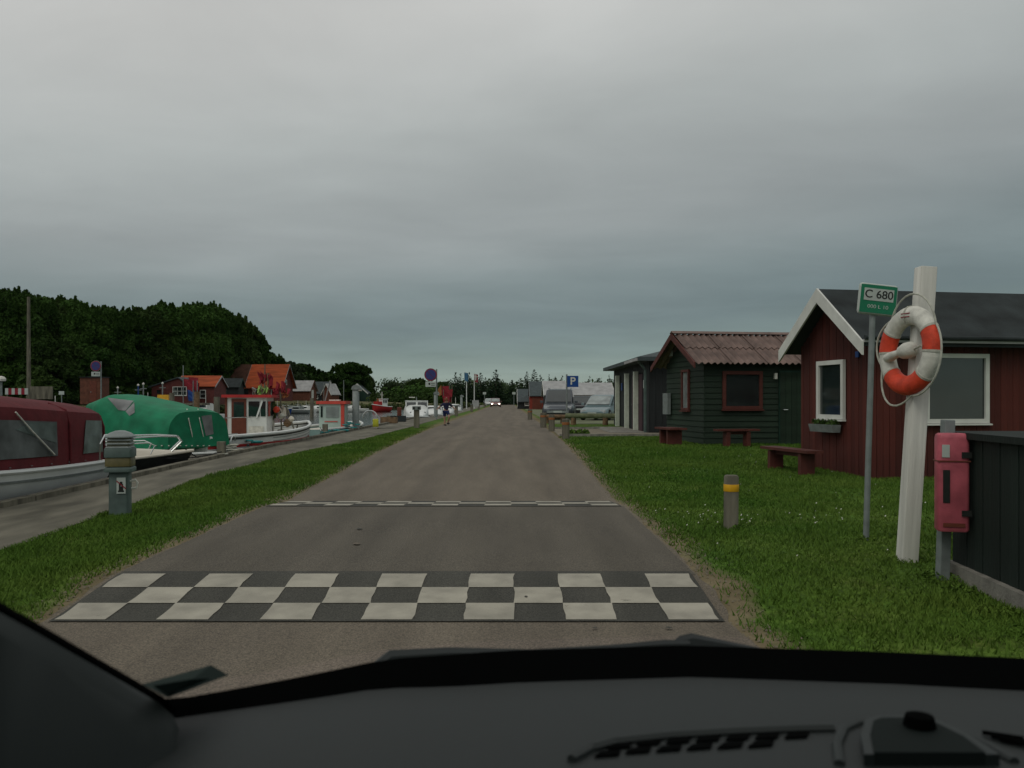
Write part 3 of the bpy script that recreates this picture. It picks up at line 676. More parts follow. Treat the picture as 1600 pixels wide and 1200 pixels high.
# corrugated roof sheets: two courses on the front and back slopes
def corrugated(parent, x0, y0, z0, y1, z1, w_, lift, name='roof_sheet'):
    n = 6; b = MB(); vs = []; seg = n*6
    L__ = math.hypot(y1-y0, z1-z0); nx_, nz_ = -(z1-z0)/L__, (y1-y0)/L__
    if nz_ < 0: nx_, nz_ = -nx_, -nz_
    for (yy_, zz_) in ((y0, z0), (y1, z1)):
        for q in range(seg+1):
            a = .028*math.cos(q/6*2*math.pi)+lift; vs.append((q*w_/seg, yy_+nx_*a, zz_+nz_*a))
    for (yy_, zz_) in ((y0, z0), (y1, z1)):
        for q in range(seg+1):
            a = .028*math.cos(q/6*2*math.pi)+lift-.012; vs.append((q*w_/seg, yy_+nx_*a, zz_+nz_*a))
    s_ = seg+1; fs = [(q, q+1, s_+q+1, s_+q) for q in range(seg)]+[(2*s_+q, 2*s_+q+1, 3*s_+q+1, 3*s_+q) for q in range(seg)]+[(q, q+1, 2*s_+q+1, 2*s_+q) for q in range(seg)]
    o = b.add(vs, fs).build(name, M_corr, None, smooth=True); me = o.data; bpy.data.objects.remove(o); return me
sl2 = (r2-e2)/(D2/2); ov = .28; ya, za = -ov, e2-sl2*ov; ym, zm = (ya+D2/2)/2, 0; zm = e2+sl2*ym
m1 = corrugated(grn, 0, ya, za, ym+.06, zm+sl2*.06, 1.05, .05); m2 = corrugated(grn, 0, ym, zm, D2/2, r2, 1.05, .075)
m3 = corrugated(grn, 0, D2+ov, za, D2-ym-.06, zm+sl2*.06, 1.05, .05); m4 = corrugated(grn, 0, D2-ym, zm, D2/2, r2, 1.05, .075)
for q in range(7):
    for m_ in (m1, m2, m3, m4):
        o = bpy.data.objects.new('roof_sheet', m_); col.objects.link(o); o.parent = grn; o.location = (-.35+q*1.0, 0, 0)
barge(grn, D2, e2, r2, M_redtrim, -.36, ov=.28, hgt=.15, lift=.06)
MB().prism([(-.38, D2/2-.14, r2+.075), (-.38, D2/2, r2+.15), (-.38, D2/2+.14, r2+.075), (-.38, D2/2, r2+.11)], (7.1,0,0)).build('ridge_cap', M_corr, grn)
MB().box((L2/2, -.04, -.16), (L2, .04, .18)).build('plinth', M_concrete, grn)
MB().box((-.05,.25,2.36),(.05,.10,.12)).build('lamp_box', M_buoyw, grn)
MB().box((-.05,D2-.5,2.62),(.04,.28,.16)).build('name_board', M_splate, grn)
MB().box((-.08,D2-.25,1.15),(.10,.42,.62)).build('meter_box', M_grey, grn)
# --- dark building with pale pillars
dk = thing('dark_hall', 'low black building with pale upright posts on its road side beyond the green hut', 'building', (5.02, 31.0, G(31)))
LY, WX, EH = 10.2, 7.0, 2.55
MB().box((WX/2+.03, LY/2, EH/2-.2), (WX-.06, LY-.06, EH+.4)).build('wall', M_black, dk)
T_side = Matrix(((0,-1,0,0),(1,0,0,0),(0,0,1,0),(0,0,0,1)))
vboards(dk, 0, LY, -.1, lambda u_: EH, M_black, T_side @ Matrix.Translation((0,-.03,0)), [(1.45,2.35,.0,2.2),(3.15,4.05,.0,2.2),(5.0,6.1,.0,2.2)], bw=.24)
vboards(dk, 0, WX, -.1, lambda u_: EH, M_black, T_front @ Matrix.Translation((0,-.03,0)), bw=.24)
M_purple = mat('dull_maroon_door', (.05,.016,.026), .6, .1, 5)
for u_ in (1.9, 3.6, 5.55):
    d = MB().box((-.0, u_, 1.08), (.04, .86, 2.14)).build('door', M_purple, dk); MB().box((-.04, u_+.3, 1.0), (.04,.10,.03)).build('handle', M_rail, d)
for u_ in (2.45, 4.95, 8.0): MB().box((-.11, u_, 1.12), (.16, .30, 2.28)).build('pale_post', mat('pale_green_white', (.50,.54,.45), .6, .1, 5), dk)
for k, u_ in enumerate((.75, 6.9)): MB().box((-.055, u_, 1.75), (.03, .2, .32 if k else .3)).build('notice', M_sblue if k else M_splate, dk)
b = MB(); o_ = .45
ev = [(-o_,-o_,EH),(WX+o_,-o_,EH),(WX+o_,LY+o_,EH),(-o_,LY+o_,EH)]; rdg_ = [(WX/2,WX/2-.5,EH+1.15),(WX/2,LY-WX/2+.5,EH+1.15)]
b.add([(x,y,z_+.14) for x,y,z_ in ev]+rdg_+ev, [(0,1,4),(1,2,5,4),(2,3,5),(3,0,4,5),(9,8,7,6),(0,6,7,1),(1,7,8,2),(2,8,9,3),(3,9,6,0)]); b.build('roof', M_slate, dk)
MB().box((-.48, 1.2, EH+.05),(.05,3.2,.10)).build('fascia', M_asb, dk)
MB().tube([(-.46,-.3,EH+.05),(-.30,-.1,EH-.1),(-.14,-.06,EH-.3),(-.14,-.06,0)], .05, 8).build('drainpipe', M_post, dk)
MB().box((-.75, 3.0, -.02),(1.3,6.6,.12)).build('step', M_concrete, dk)
MB().box((.9,-.09,1.2),(.30,.14,.6)).build('meter_box', M_grey, dk)
# --- dark green enclosure and its plinth (right edge)
M_encl = mat('black_green_boards', (.007,.014,.0105), .8, .2, 5, .25, 40, rnd=.2, stretch=(1,1,.15))
enc = thing('green_fence', 'dark green board enclosure on a low concrete plinth at the right edge of the photo', 'enclosure', (3.66, 7.35, G(7)+.03), 0)
MB().prism([(0,0,-.1),(-.36,-4.2,-.1),(2.6,-4.2,-.1),(2.6,0,-.1)], (0,0,.24)).build('plinth', M_concrete, enc)
sk = Matrix.Rotation(-math.atan2(.36, 4.2), 4, 'Z')
Tw = Matrix.Translation((.08,-.04,.0)) @ sk @ Matrix(((0,-1,0,0),(-1,0,0,0),(0,0,1,0),(0,0,0,1)))
core = MB().prism([(.11,-.08,.13),(-.21,-4.0,.13),(2.4,-4.0,.13),(2.4,-.08,.13)], (0,0,1.02)).build('panel', M_encl, enc)
vboards(enc, 0, 4.0, .14, lambda u_: 1.17, M_encl, Tw, bw=.14)
MB().prism([(.0,.02,1.17),(-.36,-4.1,1.17),(2.5,-4.1,1.17),(2.5,.02,1.17)], (0,0,.05)).build('cap', M_encl, enc)
# --- long pale-roofed building, red shed and black shed beyond the parking area
def simple_house(name, label, cat, loc, rz, L_, D_, e, r_, mw, mr, wins=(), mf=M_white, og=.2, ov=.25, bg_=None, doors=(), end_wins=(), th=.08):
    t = thing(name, label, cat, loc, rz); gable_core(t, L_, D_, e, r_, mw); roof_slab(t, L_, D_, e, r_, mr, ov, og, th)
    for s_ in ((-og-.001), (L_+og+.04)): barge(t, D_, e, r_, bg_ or mf, s_, ov=ov, lift=th)
    for (u0, u1, z0, z1, *bars) in wins: window(t, T_front, u0, u1, z0, z1, mf, M_glass, .07, [('v' if q[0] == 'v' else 'h', q[1]) for q in bars], sill=True, out_=.04)
    for (u0, u1, z0, z1, *bars) in end_wins: window(t, T_gable, u0, u1, z0, z1, mf, M_glass, .07, [('v' if q[0] == 'v' else 'h', q[1]) for q in bars], sill=False, out_=.04)
    for (u0, u1, z1, m_) in doors:
        d = MB().box(((u0+u1)/2,-.02,z1/2),(u1-u0,.05,z1)).build('door', m_, t); MB().box((u1-.12,-.06,z1*.5),(.10,.03,.03)).build('handle', M_rail, d)
    return t
def rel(px, Y): return (px-792)/F*Y
M_pwall = mat('dark_red_wall', (.11,.03,.026), .8, .15, 3)
Yp = 100
simple_house('long_white_roofed_building', 'long low building with pale sheet roof and white windows behind the parked cars', 'building', (rel(884,Yp), Yp, .37), 0, (1245-884)/8*0+rel(958,Yp)-rel(884,Yp), 6.5, 1.75, 3.1, M_pwall, M_asb,
             wins=[(2.2,2.75,.75,1.45,('h',.5)),(2.95,3.5,.75,1.45,('h',.5)),(3.7,4.25,.75,1.45,('h',.5))], doors=[(.5,1.7,1.6,M_greentrim)])
simple_house('boxy_white_roofed_building', 'taller block with pale sheet roof left of the long low building', 'building', (rel(852,Yp), Yp-.5, .37), 0, rel(883,Yp)-rel(852,Yp), 6.5, 1.75, 3.3, M_black, M_asb, wins=[(.5,1.2,.6,1.4)])
simple_house('red_shed', 'red walled shed with dark roof just left of the pale roofed buildings', 'shed', (rel(828,108), 108, .37), 0, rel(850,108)-rel(828,108), 5, 1.75, 3.4, mat('red_plaster', (.22,.035,.022), .8, .1, 3), M_slate, og=.05, doors=[(.3,1.5,1.4,M_brownred)], mf=M_grey)
simple_house('small_black_shed', 'small black shed with a white cross barred window near the road end', 'shed', (rel(809,112), 112, .37), 0, rel(828,112)-rel(809,112)-.1, 5, 1.0, 2.5, M_black, M_slate, og=.05, wins=[(.95,1.4,.5,.95,('v',.5),('h',.5))], end_wins=[(1,1.8,.3,1.3)])
# --- houses on the far left bank
def pxlen(a, b_, Y): return rel(b_, Y)-rel(a, Y)
tt = simple_house('red_cottage', 'small dark red cottage with red tiled roof and one white window on the left bank', 'cottage', (rel(276,108), 108, 1.35), R(2), pxlen(272,330,108), 5.2, 1.9, 3.15, M_pwall, M_tile, wins=[(2.9,3.5,.45,1.35,('h',.5))], bg_=M_asb)
# gable wing facing the water
wg = thing('cottage_wing', 'dark red front wing of the cottage with a wide white many paned window', 'cottage', (rel(237,104), 104, 1.3), 0)
MB().prism([(0,0,-.4),(pxlen(237,292,104),0,-.4),(pxlen(237,292,104),0,1.95),(pxlen(237,279,104),0,2.75),(0,0,1.75)], (0,3.2,0)).build('wall', M_pwall, wg)
MB().prism([(-.4,-.2,1.68),(pxlen(237,279,104),-.2,2.83),(pxlen(237,296,104),-.2,1.92),(pxlen(237,296,104),-.2,2.02),(pxlen(237,279,104),-.2,2.95),(-.4,-.2,1.80)], (0,3.5,0)).build('roof', M_slate, wg)
window(wg, T_front, 2.55, 4.1, .8, 1.75, M_white, M_glass, .06, [('v',.33),('v',.66),('h',.5)])
window(wg, T_front, .6, 1.1, .95, 1.4, M_pwall, M_glass, .05, [])
simple_house('black_hut', 'small dark hut with grey roof between the cottage and the orange roofed house', 'hut', (rel(335,118), 118, 1.35), R(4), pxlen(335,372,118), 3.2, 2.0, 3.05, M_black, M_felt, mf=M_greentrim, wins=[(1.0,1.6,.8,1.4)])
simple_house('dark_tiled_barn', 'steep dark red brown tiled barn behind the black hut', 'barn', (rel(352,142), 142, 1.4), R(-10), 6.5, 6, 2.4, 5.9, M_black, M_tiled, mf=M_black)
Yo = 138
oh = simple_house('orange_roofed_house', 'red house with a big bright orange tiled roof on the far bank', 'house', (rel(388,Yo), Yo, 1.38), R(-7), 5.3, 5.2, 2.55, 5.75, M_pwall, M_tile, bg_=M_grey, wins=[(.8,1.6,.9,1.7),(3.8,4.6,.9,1.7)], doors=[(2.3,3.2,1.9,M_brownred)], ov=.5, og=.5)
# right gable wall window
Tg2 = Matrix(((0,1,0,5.3),(1,0,0,0),(0,0,1,0),(0,0,0,1)))
window(oh, Tg2, 1.7, 2.5, 2.6, 3.3, M_white, sill=False); window(oh, Tg2, .8, 1.6, .8, 1.8, M_white, sill=False)
ps = simple_house('pale_roofed_shed', 'red brown boathouse with pale speckled roof right of the orange roofed house', 'boathouse', (rel(450,150), 150, 1.3), R(-6), pxlen(450,485,150), 3.6, 1.9, 3.5, M_brick, M_asb, mf=M_white, bg_=M_brick)
Tg3 = Matrix(((0,1,0,pxlen(450,485,150)),(1,0,0,0),(0,0,1,0),(0,0,0,1)))
window(ps, Tg3, .9, 1.9, .0, 1.9, M_white, M_white, sill=False)
simple_house('black_shed', 'black shed with one white framed window behind the pale roofed boathouse', 'shed', (rel(488,160), 160, 1.2), R(-5), pxlen(488,512,160), 3, 1.7, 3.6, M_black, M_slate, wins=[(.4,1.0,.6,1.4)])
simple_house('little_kiosk', 'tiny red hut with a pointed white gable right of the black shed', 'hut', (rel(517,158), 158, 1.2), R(60), 2.2, 2.0, 1.6, 3.2, M_brick, M_asb)
for k, (px, w_, lb) in enumerate(((541,12,'left one of the two distant cottages with white gable edges'), (558,20,'right and larger one of the two distant cottages with white gable edges'))):
    Yc = 205; ww = w_/F*Yc*1.5
    t = thing('white_gabled_cottage', lb, 'cottage', (rel(px,Yc)+ww/2, Yc, .9)); t.rotation_euler[2] = R(90)
    gable_core(t, 5, ww, 2.4, 4.4, M_greentrim); roof_slab(t, 5, ww, 2.4, 4.4, M_slate, .3, .1); barge(t, ww, 2.4, 4.4, M_white, -.101, ov=.3, hgt=.3)
# brown kiosk / transformer box with door
kz = 1.5; kk = thing('brown_kiosk', 'dull brown kiosk with a dark red door below the round sign on the left bank', 'kiosk', (rel(148,80), 80, 1.35))
MB().box((0,0,1.0),(1.95,1.5,2.4)).build('wall', M_brick, kk); MB().box((0,0,2.24),(2.1,1.7,.08)).build('roof', M_felt, kk)
d = MB().box((.22,-.76,.95),(.62,.04,1.9)).build('door', M_brownred, kk); MB().box((.02,-.79,.9),(.05,.03,.12)).build('handle', M_grey, d)
tp = []
for (x_, y_, r_) in ((3.60,7.9,.13),(3.68,9.0,.08),(3.5,7.05,.12),(2.5,9.85,.13),(-4.9,11.0,.2),(3.4,6.6,.1),(3.35,6.0,.1),(3.3,5.5,.1),(3.5,7.2,.1),(5.2,15.5,.3),(5.0,16.8,.3)):
    for k in range(9): a = random.uniform(0,6.28); tp.append((x_+r_*math.cos(a), y_+r_*math.sin(a)*.8, H(x_,y_)+.02))
for k in range(50):
    x_, y_ = random.uniform(2.0,7.0), random.uniform(8.5,17); tp.append((x_, y_, H(x_,y_)+.005))
tl = leafmesh('grass_tufts', tp, [.05]*len(tp), 34, .014, seed=12, squash=.8); tag(link('grass_tufts', tl, M_blade), kind='stuff')
gv = MB()
for k in range(2600):
    y_ = random.uniform(4.8, 22); sd_ = random.random() < .5; x_ = (RR(y_)+abs(random.gauss(0,.16))-.04) if sd_ else (RL(y_)-abs(random.gauss(0,.16))+.04); r_ = random.uniform(.004,.012)*(1+y_*.02); z_ = H(x_,y_)+.006
    gv.add([(x_-r_,y_-r_*.6,z_),(x_+r_,y_-r_*.5,z_),(x_,y_+r_,z_),(x_+r_*.2,y_,z_+r_)], [(0,2,1),(0,1,3),(1,2,3),(2,0,3)])
tag(gv.build('loose_gravel', M_gravel), kind='stuff')
# ------------------------------------------------------------------ street furniture, right side
base = P(1417, 868, 7.9); zb = H(base.x, 7.9)
post = thing('lifebuoy_post', 'thick white square post carrying the lifebuoy', 'post', (base.x, 7.9, zb)); post.rotation_euler = (0, R(3.7), 0)
Hp = (868-415)/F*7.9+ .04
MB().bevbox((0,0,Hp/2-.15), (.145,.145,Hp+.3), .008).build('shaft', mat('old_white_post_paint', (.56,.55,.50), .65, .14, 5, .3, 30, stretch=(2,2,.12)), post, smooth=True)
bc = Vector((3.615, 7.88, P(0,547,7.8).z))
buoy = thing('lifebuoy', 'white and red ring lifebuoy with grab rope hanging on the white post', 'lifebuoy', bc); buoy.rotation_euler = (Matrix.Rotation(R(3.7),3,'Y') @ Matrix.Rotation(R(-80),3,'Z')).to_euler()
R0, r0 = .315, .085
secs = [(-22,22,M_buoyred),(22,68,None)]
MB().torus((0,0,0), R0, r0, n=56, k=16, flat=.8).build('ring', M_buoyw, buoy, smooth=True)
for a0, a1 in ((-3,33),(147,183),(222,318)):
    MB().torus((0,0,0), R0, r0+.004, a0=R(a0), a1=R(a1), n=18, k=16, flat=.8).build('red_band', M_buoyred, buoy, smooth=True)
for a in (-3,33,147,183,222,318,92):
    c_ = (R0*math.cos(R(a)), 0, R0*math.sin(R(a))); MB().torus((0,0,0), R0, r0+.007, a0=R(a-1.6), a1=R(a+1.6), n=2, k=16, flat=.8).build('rope_binding', M_rope, buoy, smooth=True)
for q in range(4):
    a0 = [33,135,200,280][q]; a1 = [135,200,280,393][q]; pts = []
    for i in range(15):
        a = R(a0+(a1-a0)*i/14); t = i/14; rr = R0+r0+.012+.065*math.sin(math.pi*t)+(.03*math.sin(math.pi*t) if q == 0 else 0)
        pts.append((rr*math.cos(a), -.02*math.sin(math.pi*t), rr*math.sin(a)-(.06*math.sin(math.pi*t) if q in (2,) else 0)))
    MB().tube(pts, .009, 6).build('grab_rope', M_rope, buoy, smooth=True)
# throwing-line float bag strapped across the middle
bg2 = MB().lathe([(.02,-.10),(.06,-.085),(.075,-.02),(.07,.05),(.045,.09),(.02,.10)], 14).build('line_float', M_buoyw, buoy, smooth=True); bg2.rotation_euler = (0,R(80),0); bg2.location = (.03,-.03,.0)
b = MB(); b.tube([(-.26,-.04,-.06),(-.16,-.07,-.055),(-.06,-.05,-.02)], [.04,.045,.03], 10); b.build('line_knot', M_buoyw, buoy, smooth=True)
MB().tube([(.08,-.03,.0),(.22,-.06,.02),(.28,-.08,.03)], .009, 6).build('line_cord', M_rope, buoy, smooth=True)
for dz_ in (.012,-.018): MB().box((.01,-.070,R0+dz_),(.12,.004,.008)).build('printed_line', M_sred, buoy)
# numbered rescue sign
Ys = 9.0; sb = P(1353, 842, Ys); zs = H(sb.x, Ys)
sg = thing('rescue_number_sign', 'small green and white sign reading C 680 on a thin grey pole', 'sign', (sb.x, Ys, zs)); sg.rotation_euler = (0, R(1.7), R(3))
hs = (842-466)/F*Ys; MB().tube([(0,0,-.3),(0,0,hs+.12)], .030, 12).build('pole', M_grey, sg, smooth=True)
pl = MB(); pl.bevbox((0,0,0),(.41,.32,.02),.03); pn = pl.build('sign_plate', M_splate, sg); pn.rotation_euler = (R(90), R(0), 0); pn.location = (.03,-.045,hs)
pn.rotation_euler = (R(90), R(4), 0)
def onp(name, b, m, dz=.0): o = b.build(name, m, pn); return o
MB().box((0,0,.012),(.375,.285,.004)).build('green_field', M_sgreen, pn)
MB().box((0,.045,.0165),(.31,.125,.003)).build('white_field', M_splate, pn)
text('lettering', 'C 680', .115, M_ink, pn, (0,.045,.0195), (0,0,0), 1.05, .0008, .001); text('lettering', '000 L 10', .052, M_splate, pn, (0,-.078,.0155), (0,0,0), 1.2, .0008)
MB().box((0,-.03,hs-.12),(.09,.05,.04)).build('clamp', M_grey, sg)
# faded red rescue case on its post
cb = P(1486, 912, 7.0); zc = H(cb.x, 7.0)
cp = thing('rescue_line_case_post', 'grey timber post behind the faded red case', 'post', (cb.x, 7.14, zc)); cp.rotation_euler = (0, R(2.0), 0)
MB().bevbox((0,0,.50), (.085,.085,1.60), .008).build('shaft', M_grey, cp); 
cs_ = thing('rescue_line_case', 'faded pinkish red tall plastic case on a grey post before the green enclosure', 'case', (P(1487,753,7.0).x, 7.0, P(0,753,7.0).z), R(-14))
def rbox(w_, d_, h_, r_=.03):
    b = MB(); rings = []
    def ring(z_, k): 
        pts = []
        for (sx, sy, a0) in ((1,1,0),(-1,1,90),(-1,-1,180),(1,-1,270)):
            for q in range(4):
                a = R(a0+30*q); pts.append((sx*(w_/2-r_)*k+r_*k*math.cos(a), sy*(d_/2-r_)*k+r_*k*math.sin(a), z_))
        return pts
    for z_, k in ((-h_/2,.9),(-h_/2+.015,1),(h_/2-.04,1),(h_/2-.012,.95),(h_/2,.8)): rings.append(ring(z_, k))
    return b.loft(rings)
rbox(.235,.15,.78).build('shell', M_case, cs_, smooth=True)
MB().box((0,-.002,.17),(.24,.16,.010)).build('lid_seam', M_brownred, cs_)
MB().box((-.055,-.077,-.03),(.05,.008,.26)).build('slot', M_ink, cs_)
MB().box((-.06,-.078,.25),(.055,.006,.10)).build('label_plate', M_splate, cs_)
for z_ in (.22,-.24): MB().box((.09,-.076,z_),(.07,.03,.045)).build('latch', M_ink, cs_)
MB().box((0,-.078,-.335),(.16,.01,.03)).build('rib', M_brownred, cs_)
# wooden marker bollards
def marker(px, py, h, r_, lab, band=M_yellow, grp=None, Y=None, tilt=0, m=M_wood):
    drop = HC-.1
    for _ in range(6):
        Y_ = Y or drop*F/(py-625); x = rel(px, Y_); drop = HC-H(x, Y_)
    t = thing('marker_bollard', lab, 'bollard', (x, Y_, H(x, Y_)), group=grp); t.rotation_euler = (0, tilt, 0)
    MB().lathe([(r_,-.2),(r_,h-.02),(r_*.85,h),(0.001,h+.004)], 16).build('shaft', m, t, smooth=True)
    MB().lathe([(r_+.003,h*.70),(r_+.004,h*.70+.002),(r_+.004,h*.83),(r_+.003,h*.83+.002)], 16).build('band', band, t, smooth=True); return t
marker(1142, 826, .60, .082, 'round grey timber bollard with a yellow band in the lawn', tilt=R(.5))
gb = 'orange banded bollards at the path corner'
for (px, py, lb) in ((884,686,'nearest orange banded bollard, at the corner of the gravel path'),(862,674,'middle orange banded bollard, between path and road'),(849,668,'third orange banded bollard, just behind the middle one'),(828,656,'farthest weathered bollard of the row beside the road')):
    marker(px, py, .62, .115 if py > 670 else .13, lb, M_orange, gb, m=M_wood)
MB_t = leafmesh('grass_tuft', [(x,y,.08) for x in (0,.12,.28,.42,.55) for y in (0,.1)], [.12]*10, 60, .04, seed=6); tf = link('grass_tuft', MB_t, M_blade); tf.location = (2.1, 29.2, .34); tag(tf, 'tall grass tuft at the foot of the nearest orange banded bollard', 'grass tuft')
# log rail
lr = thing('log_rail', 'low horizontal log rail on short posts in front of the parked cars', 'rail', (rel(884,41), 41, .365))
xe = rel(964,40)-rel(884,41)
MB().tube([(0,0,.42),(xe,-.8,.42)], .12, 12).build('log', mat('pale_log', (.13,.145,.08), .8, .2, 5), lr, smooth=True)
for x_ in (.35, xe-.5): MB().tube([(x_,-.1 if x_ < 1 else -.72,-.2),(x_,-.1 if x_ < 1 else -.72,.34)], .13, 10).build('post', M_wood2, lr, smooth=True)
l2 = thing('short_log_rail', 'short yellowish log rail between the bollards and the grey vehicle', 'rail', (rel(848,43), 43, .365))
MB().tube([(0,0,.34),(1.15,0,.34)], .10, 10).build('log', M_wood2, l2, smooth=True)
for x_ in (.2,.95): MB().tube([(x_,0,-.1),(x_,0,.27)], .09, 8).build('post', M_wood2, l2)
# parking sign
ps_ = thing('parking_sign', 'blue square parking sign with a white P on a grey pole', 'sign', (rel(885.5,44), 44, .36))
MB().tube([(0,0,-.2),(0,0,2.45)], .04, 8).build('pole', M_grey, ps_, smooth=True)
q = MB().box((.30,-.06,1.52+(625-596)/F*44-.36+0),(.56,.03,.56)).build('sign_plate', M_sblue, ps_)
text('lettering', 'P', .52, M_buoyw, q, (.30,-.079,1.52+29/F*44-.36), sx=1.05, th=.003, bold=.01)
# benches
def bench(name, label, x0, y0, x1, y1, h=.43, w_=.34, legs=2):
    L__ = math.hypot(x1-x0, y1-y0); t = thing(name, label, 'bench', (x0, y0, min(H(x0,y0), H(x1,y1))), math.atan2(y1-y0, x1-x0))
    for s_ in (-1, 1): MB().box((L__/2, s_*w_/4, h), (L__, w_/2-.015, .05)).build('seat_plank', M_redtrim, t)
    for i in range(legs):
        x_ = .3+(L__-.6)*i/(legs-1); MB().box((x_,0,h/2-.04), (.10, w_*.8, h-.0)).build('leg', M_redtrim, t)
    MB().box((L__/2,0,h-.07),(L__-.5,.05,.08)).build('stretcher', M_redtrim, t)
bench('long_red_bench', 'red wooden bench left of the red hut, nearest to the road', rel(1200,17.0), 17.0, rel(1274,15.3), 15.3)
bench('red_bench', 'dark red bench under the big window of the green hut', rel(1118,22.3), 22.3, rel(1184,22.5), 22.5, w_=.3)
bench('short_red_bench', 'small red bench beside the gable wall of the green hut', rel(1036,24.0), 24.0, rel(1060,22.9), 22.9, w_=.5)
# ------------------------------------------------------------------ quay furniture
lb_ = P(188, 806, 11.1); z_ = H(lb_.x, 11.1)
lp = thing('power_bollard', 'grey green quay bollard with louvred lamp head and a no dogs notice, front left', 'bollard', (lb_.x, 11.1, z_), R(12))
MB().bevbox((0,0,.28), (.235,.235,1.16), .03).build('shaft', M_post, lp, smooth=True)
MB().bevbox((0,0,.60), (.33,.33,.06), .03).build('collar', M_post, lp, smooth=True)
MB().bevbox((0,0,.70), (.31,.31,.12), .03).build('yellow_panel', mat('dull_yellow_lens', (.10,.085,.03), .5, .25, 6), lp, smooth=True)
MB().bevbox((0,0,.815), (.33,.33,.12), .03).build('head_band', M_post, lp, smooth=True)
MB().bevbox((0,0,.93), (.27,.27,.15), .03).build('lens', mat('old_lamp_lens', (.10,.10,.06), .4, .2, 6), lp, smooth=True)
for q in range(3): MB().bevbox((0,0,.885+.045*q), (.31,.31,.012), .03).build('louvre', M_grey, lp)
MB().loft([[(k*a, k*b_, z_2) for a, b_ in [(math.copysign(abs(math.cos(t))**.6, math.cos(t)), math.copysign(abs(math.sin(t))**.6, math.sin(t))) for t in [i*math.pi/8+.01 for i in range(16)]]] for k, z_2 in ((.175,1.0),(.175,1.015),(.12,1.06),(.055,1.085),(.01,1.09))]).build('cap', M_grey, lp, smooth=True)
nt_ = MB().box((.035,-.124,.40),(.105,.008,.20)).build('notice', M_splate, lp)
dg = MB(); dg.box((.035,-.130,.365),(.05,.002,.05)).box((.035,-.130,.33),(.07,.002,.02)).box((.02,-.130,.405),(.02,.002,.04)).box((.05,-.130,.405),(.018,.002,.03)).box((.035,-.130,.435),(.03,.002,.03)); dg.build('dog_symbol', M_ink, nt_)
MB().box((.038,-.1325,.41),(.15,.002,.012), ry=R(42)).build('red_bar', M_sred, nt_)
# sockets with mooring cable loop on its right side
MB().tube([(.118,0,.44),(.18,0,.46),(.205,0,.42),(.19,0,.36),(.13,0,.35)], .014, 8).build('cable_loop', M_buoyw, lp, smooth=True)
def lampost(px, py, Y, h, label, grp=None):
    x = rel(px, Y); t = thing('quay_light_pillar', label, 'light pillar', (x, Y, G(Y)+.01), group=grp)
    MB().bevbox((0,0,h/2-.1), (.24,.24,h+.1), .03).build('shaft', M_grey, t, smooth=True)
    MB().loft([[(x_, -.16+.32*j, z_3) for x_, z_3 in prof][:] for j, prof in ((0, [(-.15,h-.10),(-.14,h-.01),(-.08,h+.06),(.02,h+.09),(.14,h+.06),(.22,h-.02),(.235,h-.10)]), (1, [(-.15,h-.10),(-.14,h-.01),(-.08,h+.06),(.02,h+.09),(.14,h+.06),(.22,h-.02),(.235,h-.10)]))]).build('hood', M_grey, t, smooth=True)
    MB().box((.17,0,h-.125),(.10,.26,.05)).build('lamp', M_buoyw, t); return t
gp = 'light pillars along the quay'
lampost(556, 673, 34.2, 1.66, 'tall grey light pillar with curved hood beside the red roofed teal boat', gp)
lampost(681, 653, 58, 1.62, 'light pillar just left of the running child', gp)
lampost(721, 643, 92, 1.6, 'pale light pillar near the flagpole', gp)
# plain power post
x = rel(651, 36.5); t = thing('power_post', 'short grey power post on the grass edge in front of the white cabin boat', 'post', (x, 36.5, G(36.5)))
MB().bevbox((0,0,.40),(.22,.22,.95),.02).build('shaft', M_wood, t); MB().bevbox((0,0,.83),(.34,.30,.16),.03).build('head', M_grey, t)
for s_ in (-.1,.1): MB().box((s_,-.16,.83),(.09,.03,.08)).build('socket', M_ink, t)
# mooring bollards on the edge
gm = 'square timber mooring posts on the quay edge'
for px, Y, lb in ((346,19.9,'mooring post right of the green tarpaulin boat'),(439,25.6,'mooring post before the wooden boat with red stripe'),(508,30.3,'mooring post at the bow of the wooden boat'),(607,45,'mooring post left of the white cabin boat'),(100,13.6,'mooring post beside the maroon canopy boat')):
    if px == 100: continue
    x = rel(px, Y); t = thing('mooring_post', lb, 'mooring post', (x, Y, G(Y)+.01), group=gm); MB().bevbox((0,0,.14),(.17,.17,.40),.02).build('block', M_wood, t)
    MB().torus((0,0,.06), .13, .022, ax='z', n=18, k=6).build('rope_coil', M_teal if px != 346 else M_rope, t, smooth=True)
# rope and net heaps, crates and small gear on the quay
def heap(px, Y, m, label, w_=.5, name='net_heap', cat='net', h=.2):
    x = rel(px, Y); rg = random.Random(int(px)); b = MB()
    for k in range(6):
        cx, cy = rg.uniform(-w_/2,w_/2), rg.uniform(-.15,.15); rr = rg.uniform(.08,.16)
        b.torus((cx,cy,rg.uniform(.03,h)), rr, .022, ax='z', n=14, k=5)
    o = b.build(name, m, smooth=True); o.location = (x, Y, G(Y)+.02); return tag(o, label, cat, kind=None)
heap(378, 22.3, M_teal, 'teal rope heap at the stern of the wooden boat', .9, 'rope_heap', 'rope'); heap(360, 21.3, M_rope, 'pale rope tangle near the green tarpaulin boat', .4, 'rope_heap', 'rope')
heap(549, 33.5, M_teal, 'blue green net at the foot of the tall light pillar', .6, h=.3); heap(524, 31.8, M_teal, 'teal rope coil before the red roofed teal boat', .8, 'rope_heap', 'rope', .1)
heap(461, 26.6, M_rubber, 'black hose coil by the wooden boat hull', .5, 'hose_coil', 'hose')
